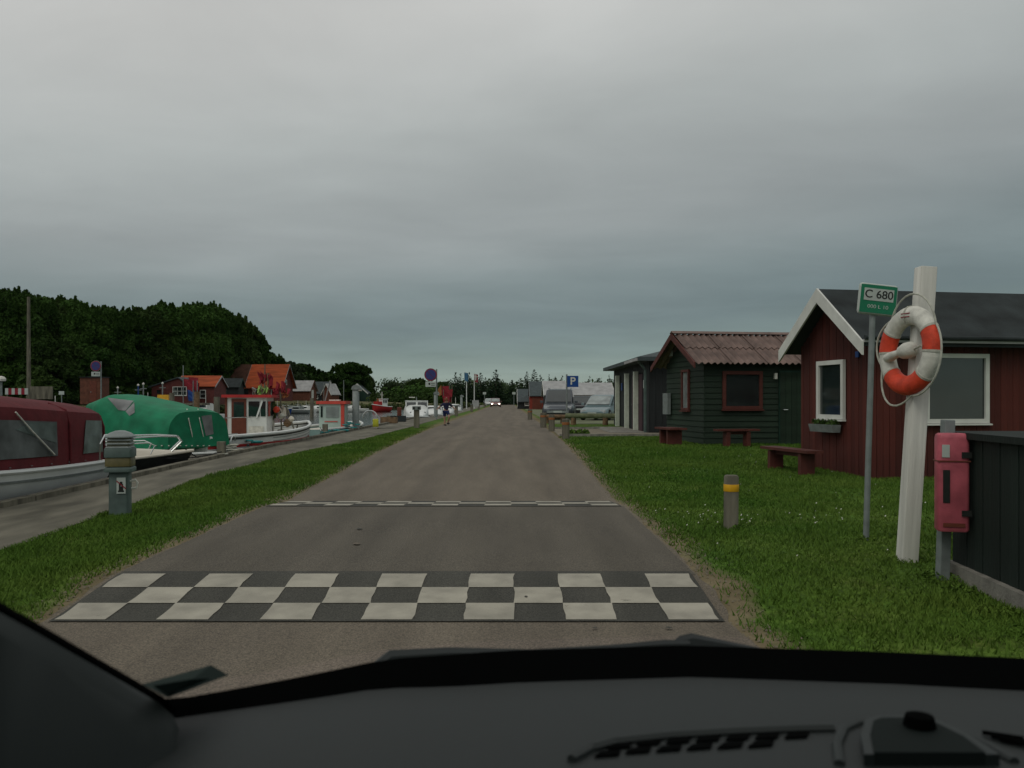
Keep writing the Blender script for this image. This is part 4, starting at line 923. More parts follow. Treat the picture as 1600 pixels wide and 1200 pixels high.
t = tag(rbox(.22,.2,.32).build('yellow_canister', mat('lime_yellow', (.55,.55,.05), .5, .1, 5), smooth=True), 'lime yellow canister right of the tall light pillar', 'canister'); t.location = (rel(587,35.5), 35.5, G(35)+.24)
b = MB(); [b.torus((0,0,.22), .30, .03, ax='y', a0=0, a1=math.pi, n=14, k=6)]; t = tag(b.build('steel_hoop', M_rail, smooth=True), 'steel hoop handle of a ladder right of the tall light pillar', 'ladder'); t.location = (rel(578,36), 36, G(36)+.2)
for px, Y, m, lb in ((608,43,M_wood2,'brown fish crate at the quay edge left of the white boat'),(622,46,M_felt,'dark gear box near the red jerry can')):
    b = MB().box((0,0,.02),(.8,.5,.04)); t = thing('gear_crate', lb, 'crate', (rel(px,Y), Y, G(Y)+.02)); b.build('base', m, t)
    for s_ in (-1,1): MB().box((0,s_*.24,.16),(.8,.03,.28)).build('side_board', m, t); MB().box((s_*.385,0,.16),(.03,.45,.28)).build('end_board', m, t)
t = tag(rbox(.24,.24,.75,.06).build('red_fuel_can', M_brownred, smooth=True), 'red upright fuel can on the quay left of the white cabin boat', 'fuel can'); t.location = (rel(624,50), 50, G(50)+.9-.55)
t.location.z = G(50)+.36
# no-stopping signs
def roundsign(px, py, Y, zg, label, rz=0, hpole=None, legs=False):
    c_ = P(px, py, Y); t = thing('no_stopping_sign', label, 'sign', (c_.x+.36, Y, zg), rz); h = c_.z-zg
    MB().tube([(0,.05,-.1),(0,.05,h+.33)], .045, 8).build('pole', M_grey, t, smooth=True)
    d = MB().lathe([(.36,0),(.36,.02)], 28).build('disc', M_sred, t, loc=(-.34,-.02,h)); d.rotation_euler = (R(90),0,0)
    MB().lathe([(.385,0),(.385,.012)], 28).build('rim', M_grey, d, loc=(0,0,-.012)); MB().lathe([(.305,0),(.305,.006)], 28).build('blue_field', mat('faded_sign_blue',(.035,.045,.17),.5,.05,5), d, loc=(0,0,.021))
    MB().box((0,0,.029),(.035,.56,.004), rz=R(45)).build('red_bar', mat('faded_sign_bar',(.10,.02,.06),.5,.05,5), d)
    pl = MB().box((-.34,-.03,h-.56),(.62,.02,.32)).build('sub_plate', M_splate, t)
    MB().box((-.42,-.045,h-.54),(.10,.006,.12)).build('arrow_mark', M_ink, pl); MB().box((-.2,-.045,h-.52),(.22,.006,.03)).build('text_line', M_ink, pl); MB().box((-.2,-.045,h-.62),(.22,.006,.03)).build('text_line', M_ink, pl)
    return t
s1 = roundsign(672.5, 585.5, 52, G(52), 'round blue and red no stopping sign on a pole at the quay grass edge')
roundsign(149.5, 572, 62, .9, 'round no stopping sign standing before the brown kiosk on the left bank')
# white notice panel, flags
t = thing('notice_panel', 'white notice panel on two legs right of the flagpole', 'notice board', (rel(743,100), 100, .37)); MB().box((0,0,.75),(.75,.05,.75)).build('panel', M_asb, t)
for s_ in (-.3,.3): MB().box((s_,0,.2),(.06,.05,.5)).build('leg', M_wood, t)
def flagpole(px, Y, pytop, label, m, fpx, fpy, fw, fh, extra=None):
    zt = P(0, pytop, Y).z; t = thing('flagpole', label, 'flagpole', (rel(px,Y), Y, .37)); MB().tube([(0,0,0),(0,0,zt-.37)], [.07,.04], 8).build('pole', M_wboat, t, smooth=True)
    f = thing('flag', extra, 'flag', P(fpx, fpy, Y)); n = 10; b = MB(); vs = []
    for i in range(n+1):
        u_ = i/n; vs += [(u_*fw, .08*math.sin(u_*7), fh/2-.1*u_), (u_*fw, .08*math.sin(u_*7+.5), -fh/2-.22*u_)]
    fs = [(2*i, 2*i+2, 2*i+3, 2*i+1) for i in range(n)]; cl = b.add(vs, fs).build('cloth', m, f, smooth=True); return f, vs, fs
flagpole(729, 112, 581, 'tall white flagpole behind the running child', M_flagb, 725.5, 588, .5, 1.0, 'pale blue flag hanging at the top of the white flagpole')
f, vs, fs = flagpole(741, 116, 583, 'thinner pole just right of the white flagpole', M_flag, 741, 590, .5, 1.0, 'red flag with white cross mark right of the blue flag')
MB().box((.20,-.12,.02),(.12,.03,.8)).build('white_cross', M_buoyw, f); MB().box((.25,-.14,.1),(.42,.03,.10)).build('white_cross', M_buoyw, f)
# low posts and rail on the grass edge further down the road
for k, (px, Y, lb) in enumerate(((713,62,'nearest'),(737,84,'second'),(748,104,'third'),(757,128,'farthest'))):
    t = thing('low_verge_post', lb+' low weathered post on the left verge of the road', 'post', (rel(px,Y), Y, .36), group='low posts on the left verge'); MB().tube([(0,0,-.1),(0,0,.75)], .12, 8).build('shaft', M_wood, t, smooth=True); MB().box((0,0,.76),(.3,.3,.06)).build('cap', M_grey, t)
# ------------------------------------------------------------------ boats
class Hull:
    def __init__(s, L_, B_, z0=.45, z1=.75, draft=.25, stern=.85, flare=.12, full=2.4, rake=.25, m=M_wboat, parent=None, transom=True, ns=18):
        s.L, s.B, s.z0, s.z1, s.draft, s.stern, s.flare, s.full, s.rake = L_, B_, z0, z1, draft, stern, flare, full, rake
        rings = []
        for i in range(ns+1): rings.append(s.ring(i/ns))
        b = MB(); b.loft(rings, caps=False, closed=False)
        if transom: b.add(rings[0], [tuple(range(len(rings[0])))])
        s.hull = b.build('hull', m, parent, smooth=True); s.p = parent; s.ns = ns
    def beam(s, t):
        k = s.stern+(1-s.stern)*min(1, t/.4) if t < .4 else 1-(max(0, (t-.4)/.6))**s.full
        return max(.012, s.B/2*k)
    def sheer(s, t): return s.z0+(s.z1-s.z0)*t**2+ .03*(1-t)
    def side(s, t, z_, sg, out=0):
        zt = s.sheer(t); f = max(0, min(1, (z_+s.draft)/(zt+s.draft))); w_ = s.beam(t)*(1-s.flare-(1-f)**3*.85+s.flare*f) if f < 1 else s.beam(t)
        return Vector((s.xpos(t, f), sg*(w_+out), z_))
    def xpos(s, t, f=1): return -s.L/2+s.L*t - s.rake*(1-f)*t**3
    def ring(s, t):
        zt = s.sheer(t); zs_ = [zt-(zt+s.draft)*k for k in (0,.2,.45,.7,.88,1)]
        l = [s.side(t, z_, 1) for z_ in zs_]; r = [s.side(t, z_, -1) for z_ in reversed(zs_)]; return l+r
    def deck(s, m, drop=.04, t0=0, t1=1, name='deck'):
        b = MB(); rings = []
        for i in range(s.ns+1):
            t = t0+(t1-t0)*i/s.ns; w_ = s.beam(t)-.02; z_ = s.sheer(t)-drop; x = s.xpos(t); rings.append([(x, max(.004,w_), z_), (x, 0, z_+.03*w_), (x, -max(.004,w_), z_)])
        return b.loft(rings, caps=False, closed=False).build(name, m, s.p, smooth=True)
    def strip(s, z_, h, m, name, out=.008, off_sheer=False, t0=0, t1=1, sides=(1,-1)):
        for sg in sides:
            b = MB(); rings = []
            for i in range(s.ns+1):
                t = t0+(t1-t0)*i/s.ns; zz = s.sheer(t)+z_ if off_sheer else z_
                a, c_ = s.side(t, zz, sg, out), s.side(t, zz-h, sg, out); a2, c2 = s.side(t, zz, sg, -.01), s.side(t, zz-h, sg, -.01); rings.append([a2, a, c_, c2])
            b.loft(rings).build(name, m, s.p, smooth=False)
    def rail(s, off, r_, m, name='gunwale', t0=0, t1=1):
        for sg in (1,-1): MB().tube([s.side(t0+(t1-t0)*i/s.ns, s.sheer(t0+(t1-t0)*i/s.ns), sg, .0)+Vector((0,0,off)) for i in range(s.ns+1)], r_, 7).build(name, m, s.p, smooth=True)
def boat(name, label, bow, aft, **kw):
    bow, aft = Vector(bow), Vector(aft); d = bow-aft; c_ = (bow+aft)/2
    t = thing(name, label, 'boat', (c_.x, c_.y, WATER), math.atan2(d.y, d.x)); return t, Hull(d.length, parent=t, **kw)
def lerp2(a, b_, t): return Vector(a)+(Vector(b_)-Vector(a))*t
# 1 -- maroon canopy boat along the quay
t, h = boat('maroon_canopy_boat', 'white motor boat under a dark maroon canvas canopy at the left edge', (-8.35,7.6), (-8.22,15.75), B_=2.5, z0=.66, z1=1.06, draft=.2, stern=.92, m=M_wboat)
h.deck(M_cream); h.rail(0,.035,M_wboat); h.strip(.30,.05,M_navy,'blue_stripe'); h.strip(.16,.09,mat('pale_green_antifouling',(.30,.42,.32),.6,.1,4),'boot_top'); h.strip(.02,.08,M_green,'waterline_band')
h.strip(-.13,.035,M_grey,'rub_rail',.02,True)
def arch(x, hw, zb, zt, n=9, sq=.55):
    pts = []
    for i in range(n+1):
        a = math.pi*i/n; c_, s_ = math.cos(a), math.sin(a); pts.append((x, math.copysign(abs(c_)**sq, c_)*hw, zb+(zt-zb)*max(0,s_)**sq))
    return pts
# local x: stern at -L/2 (far end, Y=15.75), bow towards the camera
sts = [(-3.98,1.04,.62,1.30),(-3.93,1.07,.62,1.52),(-3.72,1.12,.62,1.66),(-3.0,1.15,.62,1.70),(-2.0,1.17,.64,1.76),(-1.0,1.17,.66,1.82),(0,1.15,.68,1.86),(1.2,1.05,.72,1.80),(2.1,.9,.76,1.3)]
cz = lambda x: lerp([(a,d) for a,b_,c_,d in sts], x); cw = lambda x: lerp([(a,b_) for a,b_,c_,d in sts], x); cb_ = lambda x: lerp([(a,c_) for a,b_,c_,d in sts], x)
def canring(x, hw, zb, zt):
    pr = [(1,0),(1.0,.2),(.99,.45),(.985,.66),(.96,.78),(.80,.87),(.5,.945),(.2,.99)]; l = [(x, hw*a, zb+(zt-zb)*b2) for a, b2 in pr]
    return l+[(x,0,zt)]+[(x,-q[1],q[2]) for q in reversed(l)]
can = MB().loft([canring(x,w_,zb_+.1,zt_+.1) for x,w_,zb_,zt_ in sts]).build('canopy', M_maroon, t, smooth=True)
bpy.context.view_layer.update()
def canpt(x, f, out=.012, sg=1):
    z_ = cb_(x)+.1+(cz(x)-cb_(x))*f; hit, loc, nrm, _ = can.ray_cast(Vector((x, sg*3, z_)), Vector((0,-sg,0))); return (x, (loc.y if hit else sg*cw(x))+sg*out, z_)
def canpanel(poly, m, name, out=.012, parent=None, sg=1, n=6):
    c_ = poly; vs = []
    for i in range(n+1):
        for j in range(n+1):
            u_, v2 = i/n, j/n; a = [(c_[0][k]*(1-u_)+c_[1][k]*u_)*(1-v2)+(c_[3][k]*(1-u_)+c_[2][k]*u_)*v2 for k in (0,1)]; vs.append(canpt(a[0], a[1], out, sg))
    return MB().add(vs, [(i*(n+1)+j, (i+1)*(n+1)+j, (i+1)*(n+1)+j+1, i*(n+1)+j+1) for i in range(n) for j in range(n)]).build(name, m, parent, smooth=True)
for sg in (1,-1):
    canpanel([(-3.74,.14),(-3.72,.66),(-3.12,.66),(-2.98,.14)], M_vinyl, 'canopy_window', .016, t, sg)
    canpanel([(-2.15,.14),(-2.15,.62),(1.1,.62),(1.0,.14)], M_vinyld, 'canopy_window', .016, t, sg)
    canpanel([(-2.12,.60),(-1.4,.60),(-1.0,.50),(-2.1,.32)], M_vinyl, 'vinyl_fold', .022, t, sg)
    for x in (-2.55,-3.85): MB().tube([canpt(x, f, .02, sg) for f in (0,.2,.4,.6,.8,.9)], .018, 6).build('seam', M_maroon, t)
    MB().tube([canpt(-3.4,.02,.10,sg),canpt(-3.35,.28,.14,sg),canpt(-3.5,.42,.16,sg),canpt(-3.8,.45,.16,sg),(-3.95,sg*1.12,.95)], .016, 8).build('hand_rail', M_rail, t, smooth=True)
# what shows through its side windows: the white wheelhouse screen
MB().tube([canpt(-2.0,.16,.04),canpt(-1.35,.5,.05),canpt(-1.0,.72,.04)], .012, 6).build('window_pole', M_buoyw, t)
for k, x in enumerate(np.arange(-3.6, 2.0, .55)): MB().lathe([(.014,0),(.014,.01)], 8).build('snap_button', M_grey, t, loc=canpt(x, .03, .02))
# 2 -- small black-hulled boat, bow to the quay
bow2 = P(302, 0, 18.3); t, h = boat('black_hulled_boat', 'small cream decked boat with black hull and steel bow rail behind the front bollard', (bow2.x, 18.3), (-10.6,16.3), B_=1.9, z0=.50, z1=.72, draft=.2, m=M_antif, rake=.5)
h.deck(M_cream, .0); h.rail(.0,.03,M_cream); 
# raised foredeck
b = MB(); rings = []
for i in range(9):
    tt_ = .45+.5*i/8; x = h.xpos(tt_); w_ = h.beam(tt_)*.78; z_ = h.sheer(tt_); k = .20*(1-(i/8)**2)+.01; rings.append([(x,w_,z_),(x,w_*.75,z_+k),(x,0,z_+k*1.15),(x,-w_*.75,z_+k),(x,-w_,z_)])
b.loft(rings).build('foredeck', M_cream, t, smooth=True)
cab = [(-1.9,.72,.45,1.0),(-1.2,.72,.45,1.22),(-.55,.70,.45,1.18),(.15,.62,.5,.62)]
MB().loft([arch(x,w_,zb_,zt_,10,.5) for x,w_,zb_,zt_ in cab]).build('cabin', M_cream, t, smooth=True)
MB().quad((-.50,-.50,1.12),(.10,-.44,.72),(.10,.44,.72),(-.50,.50,1.12),.03).build('windscreen', M_glass, t)
for sg in (1,-1):
    MB().tube([(-.52,sg*.56,1.16),(.14,sg*.5,.70)], .022, 6).build('screen_frame', M_grey, t)
    pts = [(-1.0,sg*.85,.55),(-.9,sg*.86,.90),(-.75,sg*.86,1.0),(.6,sg*.80,1.02),(1.6,sg*.45,1.04),(1.95,sg*.22,1.02),(2.02,sg*.18,.92),(1.8,sg*.2,.70)]
    MB().tube(pts, .016, 8).build('bow_rail', M_rail, t, smooth=True)
    MB().tube([(-.9,sg*.86,.84),(.6,sg*.80,.90),(1.35,sg*.52,.92),(1.48,sg*.46,.86),(1.4,sg*.46,.68)], .013, 8).build('lower_rail', M_rail, t, smooth=True)
MB().lathe([(.05,0),(.06,.05),(.02,.14),(.02,.2)], 10).build('horn', M_cream, t, loc=(-1.0,.3,1.18)); MB().lathe([(.05,0),(.05,.08)], 10).build('nav_light', M_brownred, t, loc=(-.9,-.5,1.05))
MB().box((1.35,0,.68),(.22,.12,.05), rz=.3).build('anchor_roller', M_rubber, t)
# 3 -- green tarpaulin boat
bw, st_ = (-6.75,20.3), (-11.4,22.9); t, h = boat('green_tarpaulin_boat', 'pale boat wrapped in a bright green tarpaulin with clear patches', bw, st_, B_=1.9, z0=.40, z1=.55, draft=.2, m=M_cream, full=4, stern=.9)
h.rail(0,.03,M_wboat); h.deck(M_cream); h.strip(.22,.05,M_green,'stripe')
Ls = h.L/2
def tx(px, py):   # pixel column -> local x along the keel axis
    # axis points: P = stern + (bow-stern)*s
    k = (px-792)/F; bx, by = bw; sx, sy = st_; s_ = (k*sy-sx)/((bx-sx)-k*(by-sy)); Y = sy+(by-sy)*s_; return -Ls+h.L*s_, HC-(py-625)/F*Y-WATER
tops_ = [(147,635),(162,627),(200,615.5),(224,619),(262,628),(300,636),(322,639),(341,643)]; bots = [(147,640),(160,641),(205,667),(228,698),(262,701),(300,703),(322,704),(346,699)]
rings = []
for (p0, q0), (p1, q1) in zip(tops_, bots):
    x, z_ = tx(156+(p0-145)*.80, q0); _, zb_ = tx(p0, q1); w_ = .25 if p0 < 150 else .62 if p0 < 170 else .86 if p0 < 230 else .95
    if p0 == 341: w_ = .88
    rings.append(arch(x, w_, zb_, z_, 14, .5))
M_t = M_tarp
tarp = MB().loft(rings).build('tarpaulin', M_t, t, smooth=True)
# sagging folds: displace vertices slightly
for v_ in tarp.data.vertices:
    q = mnoise.noise(v_.co*1.7)*.05+mnoise.noise(v_.co*4.1)*.02; v_.co.y += q*(1 if v_.co.y > 0 else -1); v_.co.z += q*.5 if v_.co.z > .8 else 0
bm = bmesh.new(); bm.from_mesh(tarp.data); bmesh.ops.subdivide_edges(bm, edges=bm.edges, cuts=2, use_grid_fill=True); bm.to_mesh(tarp.data); bm.free()
for v_ in tarp.data.vertices:
    q = .075*math.sin(v_.co.x*5.5+v_.co.z*6)*(mnoise.noise(v_.co*1.1+Vector((5,0,0)))+.15)+.03*mnoise.noise(v_.co*3.2); v_.co.y += q; v_.co.z += q*.4*(v_.co.z > .9)
tarp.data.polygons.foreach_set('use_smooth', [True]*len(tarp.data.polygons))
dpg = bpy.context.evaluated_depsgraph_get()
def onside(o, x, z_, out=.014, sg=-1):
    hit, loc, nrm, _ = o.ray_cast(Vector((x, sg*3, z_)), Vector((0,-sg,0))); return loc+Vector((0,sg*out,0)) if hit else Vector((x, sg*.9, z_))
def sidepatch(o, pts, m, name, parent, out=.016, n=5, sg=-1):
    # pts: 4 pixel corners -> patch draped on the side
    c_ = [tx(*p) for p in pts]; b = MB(); vs = []
    for i in range(n+1):
        for j in range(n+1):
            u_, v2 = i/n, j/n; a = [(c_[0][k]*(1-u_)+c_[1][k]*u_)*(1-v2)+(c_[3][k]*(1-u_)+c_[2][k]*u_)*v2 for k in (0,1)]; vs.append(onside(o, a[0], a[1], out, sg))
    return b.add(vs, [(i*(n+1)+j, (i+1)*(n+1)+j, (i+1)*(n+1)+j+1, i*(n+1)+j+1) for i in range(n) for j in range(n)]).build(name, m, parent, smooth=True)
bpy.context.view_layer.update()
M_lilac = mat('milky_window', (.15,.155,.155), .4, .25, 3)
def eyehit(o, px, py, out=.015):
    mi = (Matrix.Translation(t.location) @ Matrix.Rotation(t.rotation_euler[2], 4, 'Z')).inverted(); e_ = mi @ Vector((0,0,HC)); d_ = (mi.to_3x3() @ Vector(((px-792)/F, 1, -(py-625)/F))).normalized()
    hit, loc, nrm, _ = o.ray_cast(e_, d_)
    return loc+nrm*out*(1 if nrm.dot(d_) < 0 else -1) if hit else None
def eyepatch(o, c_, m, name, parent, n=6):
    vs = []
    for i in range(n+1):
        for j in range(n+1):
            u_, v2 = i/n, j/n; a = [(c_[0][k]*(1-u_)+c_[1][k]*u_)*(1-v2)+(c_[3][k]*(1-u_)+c_[2][k]*u_)*v2 for k in (0,1)]; q = eyehit(o, *a); vs.append(q)
    fs = [(i*(n+1)+j, (i+1)*(n+1)+j, (i+1)*(n+1)+j+1, i*(n+1)+j+1) for i in range(n) for j in range(n)]; fs = [f for f in fs if all(vs[k] is not None for k in f)]
    return MB().add([q or Vector((0,0,0)) for q in vs], fs).build(name, m, parent, smooth=True)
eyepatch(tarp, [(168,622),(209,627),(197,642),(186,641)], M_lilac, 'clear_patch', t)
eyepatch(tarp, [(197,643),(210,629),(211,645),(203,650)], M_lilac, 'clear_patch', t)
eyepatch(tarp, [(314,650),(330,648),(333,678),(321,681)], M_lilac, 'clear_patch', t)
for pts in ([(292,640),(294,655),(299,678),(303,700)], [(309,640),(311,655),(316,678),(323,699)]):
    q = [eyehit(tarp, *p, .018) for p in pts]; q = [p for p in q if p is not None]
    if len(q) > 1: MB().tube(q, .011, 6).build('zip', M_buoyw, t)
for px in range(236, 335, 9): MB().lathe([(.02,0),(.02,.02)], 8).build('tie_button', M_buoyw, t, loc=eyehit(tarp, px, 697, .02) or (0,0,-3))
# 4 -- wooden fishing boat along the quay
t, h = boat('wooden_fishing_boat', 'white clinker built fishing boat with red stripe, red roofed wheelhouse and net flags', (-6.55,28.9), (-7.75,20.9), B_=2.3, z0=.84, z1=1.06, draft=.3, stern=.6, full=2.2, m=M_wboat, rake=.15)
h.deck(M_cream, .22); h.rail(0,.045,M_wboat); h.strip(-.05,.03,M_rubber,'dark_rub_rail',.02,True)
h.strip(.66,.07,M_rboat,'red_stripe'); h.strip(.57,.05,M_wboat,'white_band'); h.strip(.50,.12,M_teal,'waterline_band')
for k in range(5): h.strip(-.12-.085*k, .012, M_grey, 'strake_line', .006, True, .35, .995)
Tm = Matrix.Translation(t.location) @ Matrix.Rotation(t.rotation_euler[2], 4, 'Z'); Ti = Tm.inverted()
def loc4(px, py, Y): return Ti @ P(px, py, Y)
wc = Ti @ Vector((rel(386,24.6), 25.1, 0)); cz0, cz1 = .70, HC+(625-621)/F*25-WATER
x0_, x1_ = -.62, .50
cabn = MB().box((-.06, 0, (cz0+cz1)/2), (1.12, 1.2, cz1-cz0)).build('wheelhouse', M_wboat, t); cabn.location = (wc.x, wc.y, 0); cabn.rotation_euler[2] = -t.rotation_euler[2]+R(6)
ysd = -.60
MB().box((-.03, 0, cz1+.035), (1.36, 1.42, .08)).build('roof', M_rboat, cabn)
MB().box((x0_+.02, ysd-.012, (cz0+cz1)/2),(.06,.03,cz1-cz0)).build('corner_board', M_brownred, cabn)
dr = MB().box((x0_+.37, ysd-.014, (cz0+cz1)/2-.02),(.40,.035,cz1-cz0-.04)).build('door', M_brownred, cabn)
MB().box((x0_+.37, ysd-.036, cz1-.34),(.28,.012,.42)).build('door_window', M_glass, dr)
MB().box((x0_+.78, ysd-.012, cz1-.32),(.30,.02,.42)).build('side_window', M_glass, cabn); MB().box((x0_+1.03, ysd-.012, cz1-.32),(.13,.02,.42)).build('side_window', M_glass, cabn)
MB().box((x0_+.93, ysd-.03, cz1-.33),(.045,.03,.52), ry=R(18)).build('slanted_bar', M_wboat, cabn)
MB().box((x0_+.84, ysd-.015, cz0+.22),(.40,.012,.24)).build('side_hatch', M_buoyw, cabn)
for s_ in (.3,-.25): MB().box((.51, s_, cz1-.32),(.02,.42,.42)).build('front_window', M_glass, cabn)
mp4 = lambda px, py, Y=25.6: loc4(px, py, Y)
MB().tube([mp4(414,676),mp4(413,620),mp4(414,569)], [.03,.026,.015], 7).build('mast', M_wood, t)
MB().tube([mp4(417,676),mp4(418,628),mp4(419,583)], [.05,.045,.035], 7).build('mast', M_wood2, t)
for (a, b_) in (((394,606),(401,620)),((400,662),(408,676)),((440,678),(438,612)),((450,640),(462,680)),((447,630),(450,652)),((408,600),(413,640)),((424,672),(429,640)),((420,650),(427,678)),((465,664),(461,682))):
    MB().tube([mp4(*a), mp4(*b_)], .022, 6).build('pole', M_wood, t)
MB().tube([mp4(352,653,22.5),mp4(380,652,24),mp4(412,652)], .012, 6).build('boom_line', M_rail, t)
MB().tube([mp4(394,606),mp4(400,609),mp4(398,613)], .03, 6).build('searchlight', M_grey, t)
# net-marker flags: bundles
def flag4(px, py, w_, h_, m, Y=25.6, seed=0):
    rg = random.Random(px*7+py); c_ = mp4(px, py, Y); b = MB(); n = 5
    for q in range(3):
        vs = []; oy = rg.uniform(-.15,.15); ph = rg.uniform(0,6)
        for i in range(n+1):
            for j in range(n+1):
                u_, v2 = i/n-.5, j/n-.5; vs.append((c_.x+u_*w_*(1-.25*v2), c_.y+oy+.05*math.sin(ph+u_*7+v2*3), c_.z-v2*h_-.06*math.cos(u_*5+ph)+rg.uniform(-.02,.02)))
        b.add(vs, [(i*(n+1)+j, (i+1)*(n+1)+j, (i+1)*(n+1)+j+1, i*(n+1)+j+1) for i in range(n) for j in range(n)])
    f = b.build('marker_flag', m, t, smooth=True)
    f.rotation_euler = (0,0,0)
for a in ((412,590,.18,.26),(425,596,.13,.34),(418,634,.14,.40),(430,614,.22,.16),(440,606,.13,.28),(444,612,.12,.12)): flag4(*a, M_flag)
flag4(411,608,.26,.13,M_flagg); flag4(410,618,.18,.12,M_flagg); flag4(421,640,.18,.5,M_reed); flag4(408,628,.2,.4,M_felt); flag4(443,645,.2,.3,M_cream); flag4(423,660,.12,.6,M_buoyw); flag4(446,616,.12,.12,M_orange)
for px, py, r_, m in ((404,682,.14,M_cream),(410,676,.12,M_buoyw),(432,640,.1,M_buoyred),(440,650,.09,M_rope),(455,655,.09,M_cream),(398,690,.11,M_grey),(384,686,.10,M_brownred),(449,661,.12,M_wood2)):
    c_ = mp4(px, py, 25.2 if px > 400 else 23.6); MB().lathe([(.01,-r_),(r_*.7,-r_*.7),(r_,0),(r_*.7,r_*.7),(.01,r_)], 10).build('net_float', m, t, smooth=True, loc=c_)
for px, py in ((356,690),(364,690)): c_ = mp4(px,py,21.6); MB().torus(c_, .12, .02, a0=0, a1=math.pi, n=12, k=6).build('fairlead_hoop', M_rail, t, smooth=True)
MB().tube([mp4(345,680,21.6),mp4(370,678,22.6),mp4(378,682,23),mp4(378,692,23)], .018, 6).build('stern_rail', M_grey, t)
MB().lathe([(.05,-.12),(.16,-.08),(.17,.08),(.08,.15)], 12).build('black_fender', M_rubber, t, smooth=True, loc=mp4(467,683,27.0)); MB().lathe([(.07,-.1),(.07,.1)], 10).build('red_fender', M_rboat, t, loc=mp4(466,674,27.0))
def rope(name, label, a, b_, sag=.15, r_=.012, m=M_rubber):
    a, b_ = Vector(a), Vector(b_); pts = [a.lerp(b_, i/10)-Vector((0,0,sag*math.sin(math.pi*i/10))) for i in range(11)]; return tag(MB().tube(pts, r_, 6).build(name, m, smooth=True), label, 'rope')
rope('mooring_rope', 'dark mooring rope from the black hulled boat to the post right of it', P(290,702,18.2), P(345,712,19.8))
rope('mooring_rope', 'dark mooring line under the green tarpaulin boat along the quay', P(262,716,17.6), P(346,706,19.8), .05)
rope('mooring_rope', 'pale line from the wooden boat bow to the post at its bow', P(500,667,28.8), P(508,675,30.2), .05, m=M_rope)
rope('mooring_rope', 'pale line from the teal boat to the tall light pillar', P(550,668,34.0), P(557,668,34.4), .05, m=M_rope)
rope('mooring_rope', 'dark rope lying on the quay right of the lime canister', P(590,668,35.4)+Vector((0,0,-.04)), P(630,668,36.6)+Vector((0,0,-.04)), .0, .03)
# 5 -- boat with red roof right of it
t, h = boat('teal_red_roofed_boat', 'pale teal boat with salmon red cabin roof and post left of the tall light pillar', (-6.35,37.6), (-7.5,31.5), B_=2.0, z0=.68, z1=.85, draft=.25, m=mat('pale_teal_paint',(.20,.30,.28),.45,.08,4))
h.deck(M_cream,.1); h.rail(0,.045,M_wboat); h.strip(.30,.06,M_wboat,'white_band')
M_sal = mat('salmon_red_paint', (.55,.07,.05), .5, .08, 4); M_pt = mat('pale_mint_paint', (.36,.46,.42), .5, .06, 4)
Tm = Matrix.Translation(t.location) @ Matrix.Rotation(t.rotation_euler[2], 4, 'Z'); Ti = Tm.inverted()
a = Ti @ P(509,660,33.8); b_ = Ti @ P(549,664,33.8); z0_, z1_ = .70, (Ti @ P(0,631,33.8)).z
dirx = (a+b_)/2; cen = Vector((dirx.x, dirx.y+.2, 0)); rz5 = -t.rotation_euler[2]
cb5 = MB().box((0,0,(z0_+z1_)/2),(.92,.95,z1_-z0_)).build('wheelhouse', M_pt, t); cb5.location = (cen.x, cen.y, 0); cb5.rotation_euler[2] = rz5
MB().box((0,0,z1_+.05),(1.12,1.1,.11)).build('roof', M_sal, cb5); MB().box((.43,-.44,(z0_+z1_)/2-.05),(.12,.12,z1_-z0_+.2)).build('corner_post', M_sal, cb5)
MB().box((.05,-.49,z1_-.32),(.48,.02,.40)).build('side_window', M_glassl, cb5); MB().box((-.36,-.49,z1_-.3),(.07,.02,.42)).build('side_window', M_glass, cb5); MB().box((0,-.49,z0_+.25),(.5,.02,.03)).build('trim_line', M_sal, cb5)
MB().tube([(-.35,.1,z1_+.1),(-.15,.1,z1_+.9)], .03, 6).build('mast', M_grey, cb5); MB().box((.05,0,z1_+.14),(.4,.3,.05)).build('hatch', M_buoyw, cb5)
# 6 -- white cabin cruiser, bow toward the camera
t, h = boat('white_cabin_cruiser', 'white cabin boat facing the viewer with two framed windscreens and a navy bow stripe', (rel(655,56), 56), (rel(650,62)-.15, 62.3), B_=1.75, z0=.55, z1=.72, draft=.2, m=M_wboat, full=3)
h.deck(M_wboat,0); h.rail(0,.03,M_wboat); h.strip(-.05,.09,M_navy,'navy_stripe',.008,True,.2,.99)
MB().loft([arch(x,w_,.6,zt_,10,.45) for x,w_,zt_ in ((-2.9,.78,1.3),(-1.6,.80,1.52),(.1,.80,1.5),(.5,.78,1.22),(1.5,.62,1.0),(2.2,.30,.78))]).build('cabin', M_wboat, t, smooth=True)
sc6 = MB().box((.12,0,1.42),(.06,1.5,.56), ry=R(-16)).build('screen_frame', M_wboat, t)
for s_ in (-.37,.37): MB().box((.16,s_,1.43),(.03,.62,.40), ry=R(-16)).build('windscreen', M_glass, sc6)
MB().box((-.5,0,1.71),(1.2,1.5,.05)).build('roof', M_wboat, t); MB().lathe([(.09,0),(.09,.06)],10).build('deck_hatch', M_ink, t, loc=(1.2,0,1.06))
for s_ in (-.45,.45): MB().lathe([(.07,0),(.07,.02)],10).build('porthole', M_ink, t, loc=(1.55,s_,.93)).rotation_euler = (0,R(55),0)
MB().tube([(-.2,0,1.7),(-.2,0,1.98)],.03,6).build('light_mast', M_grey, t); MB().box((-.2,-.3,1.95),(.1,.4,.06)).build('lamp_bar', M_buoyw, t)
MB().box((2.98,0,.45),(.03,.28,.3)).build('bow_fender', M_brownred, t)
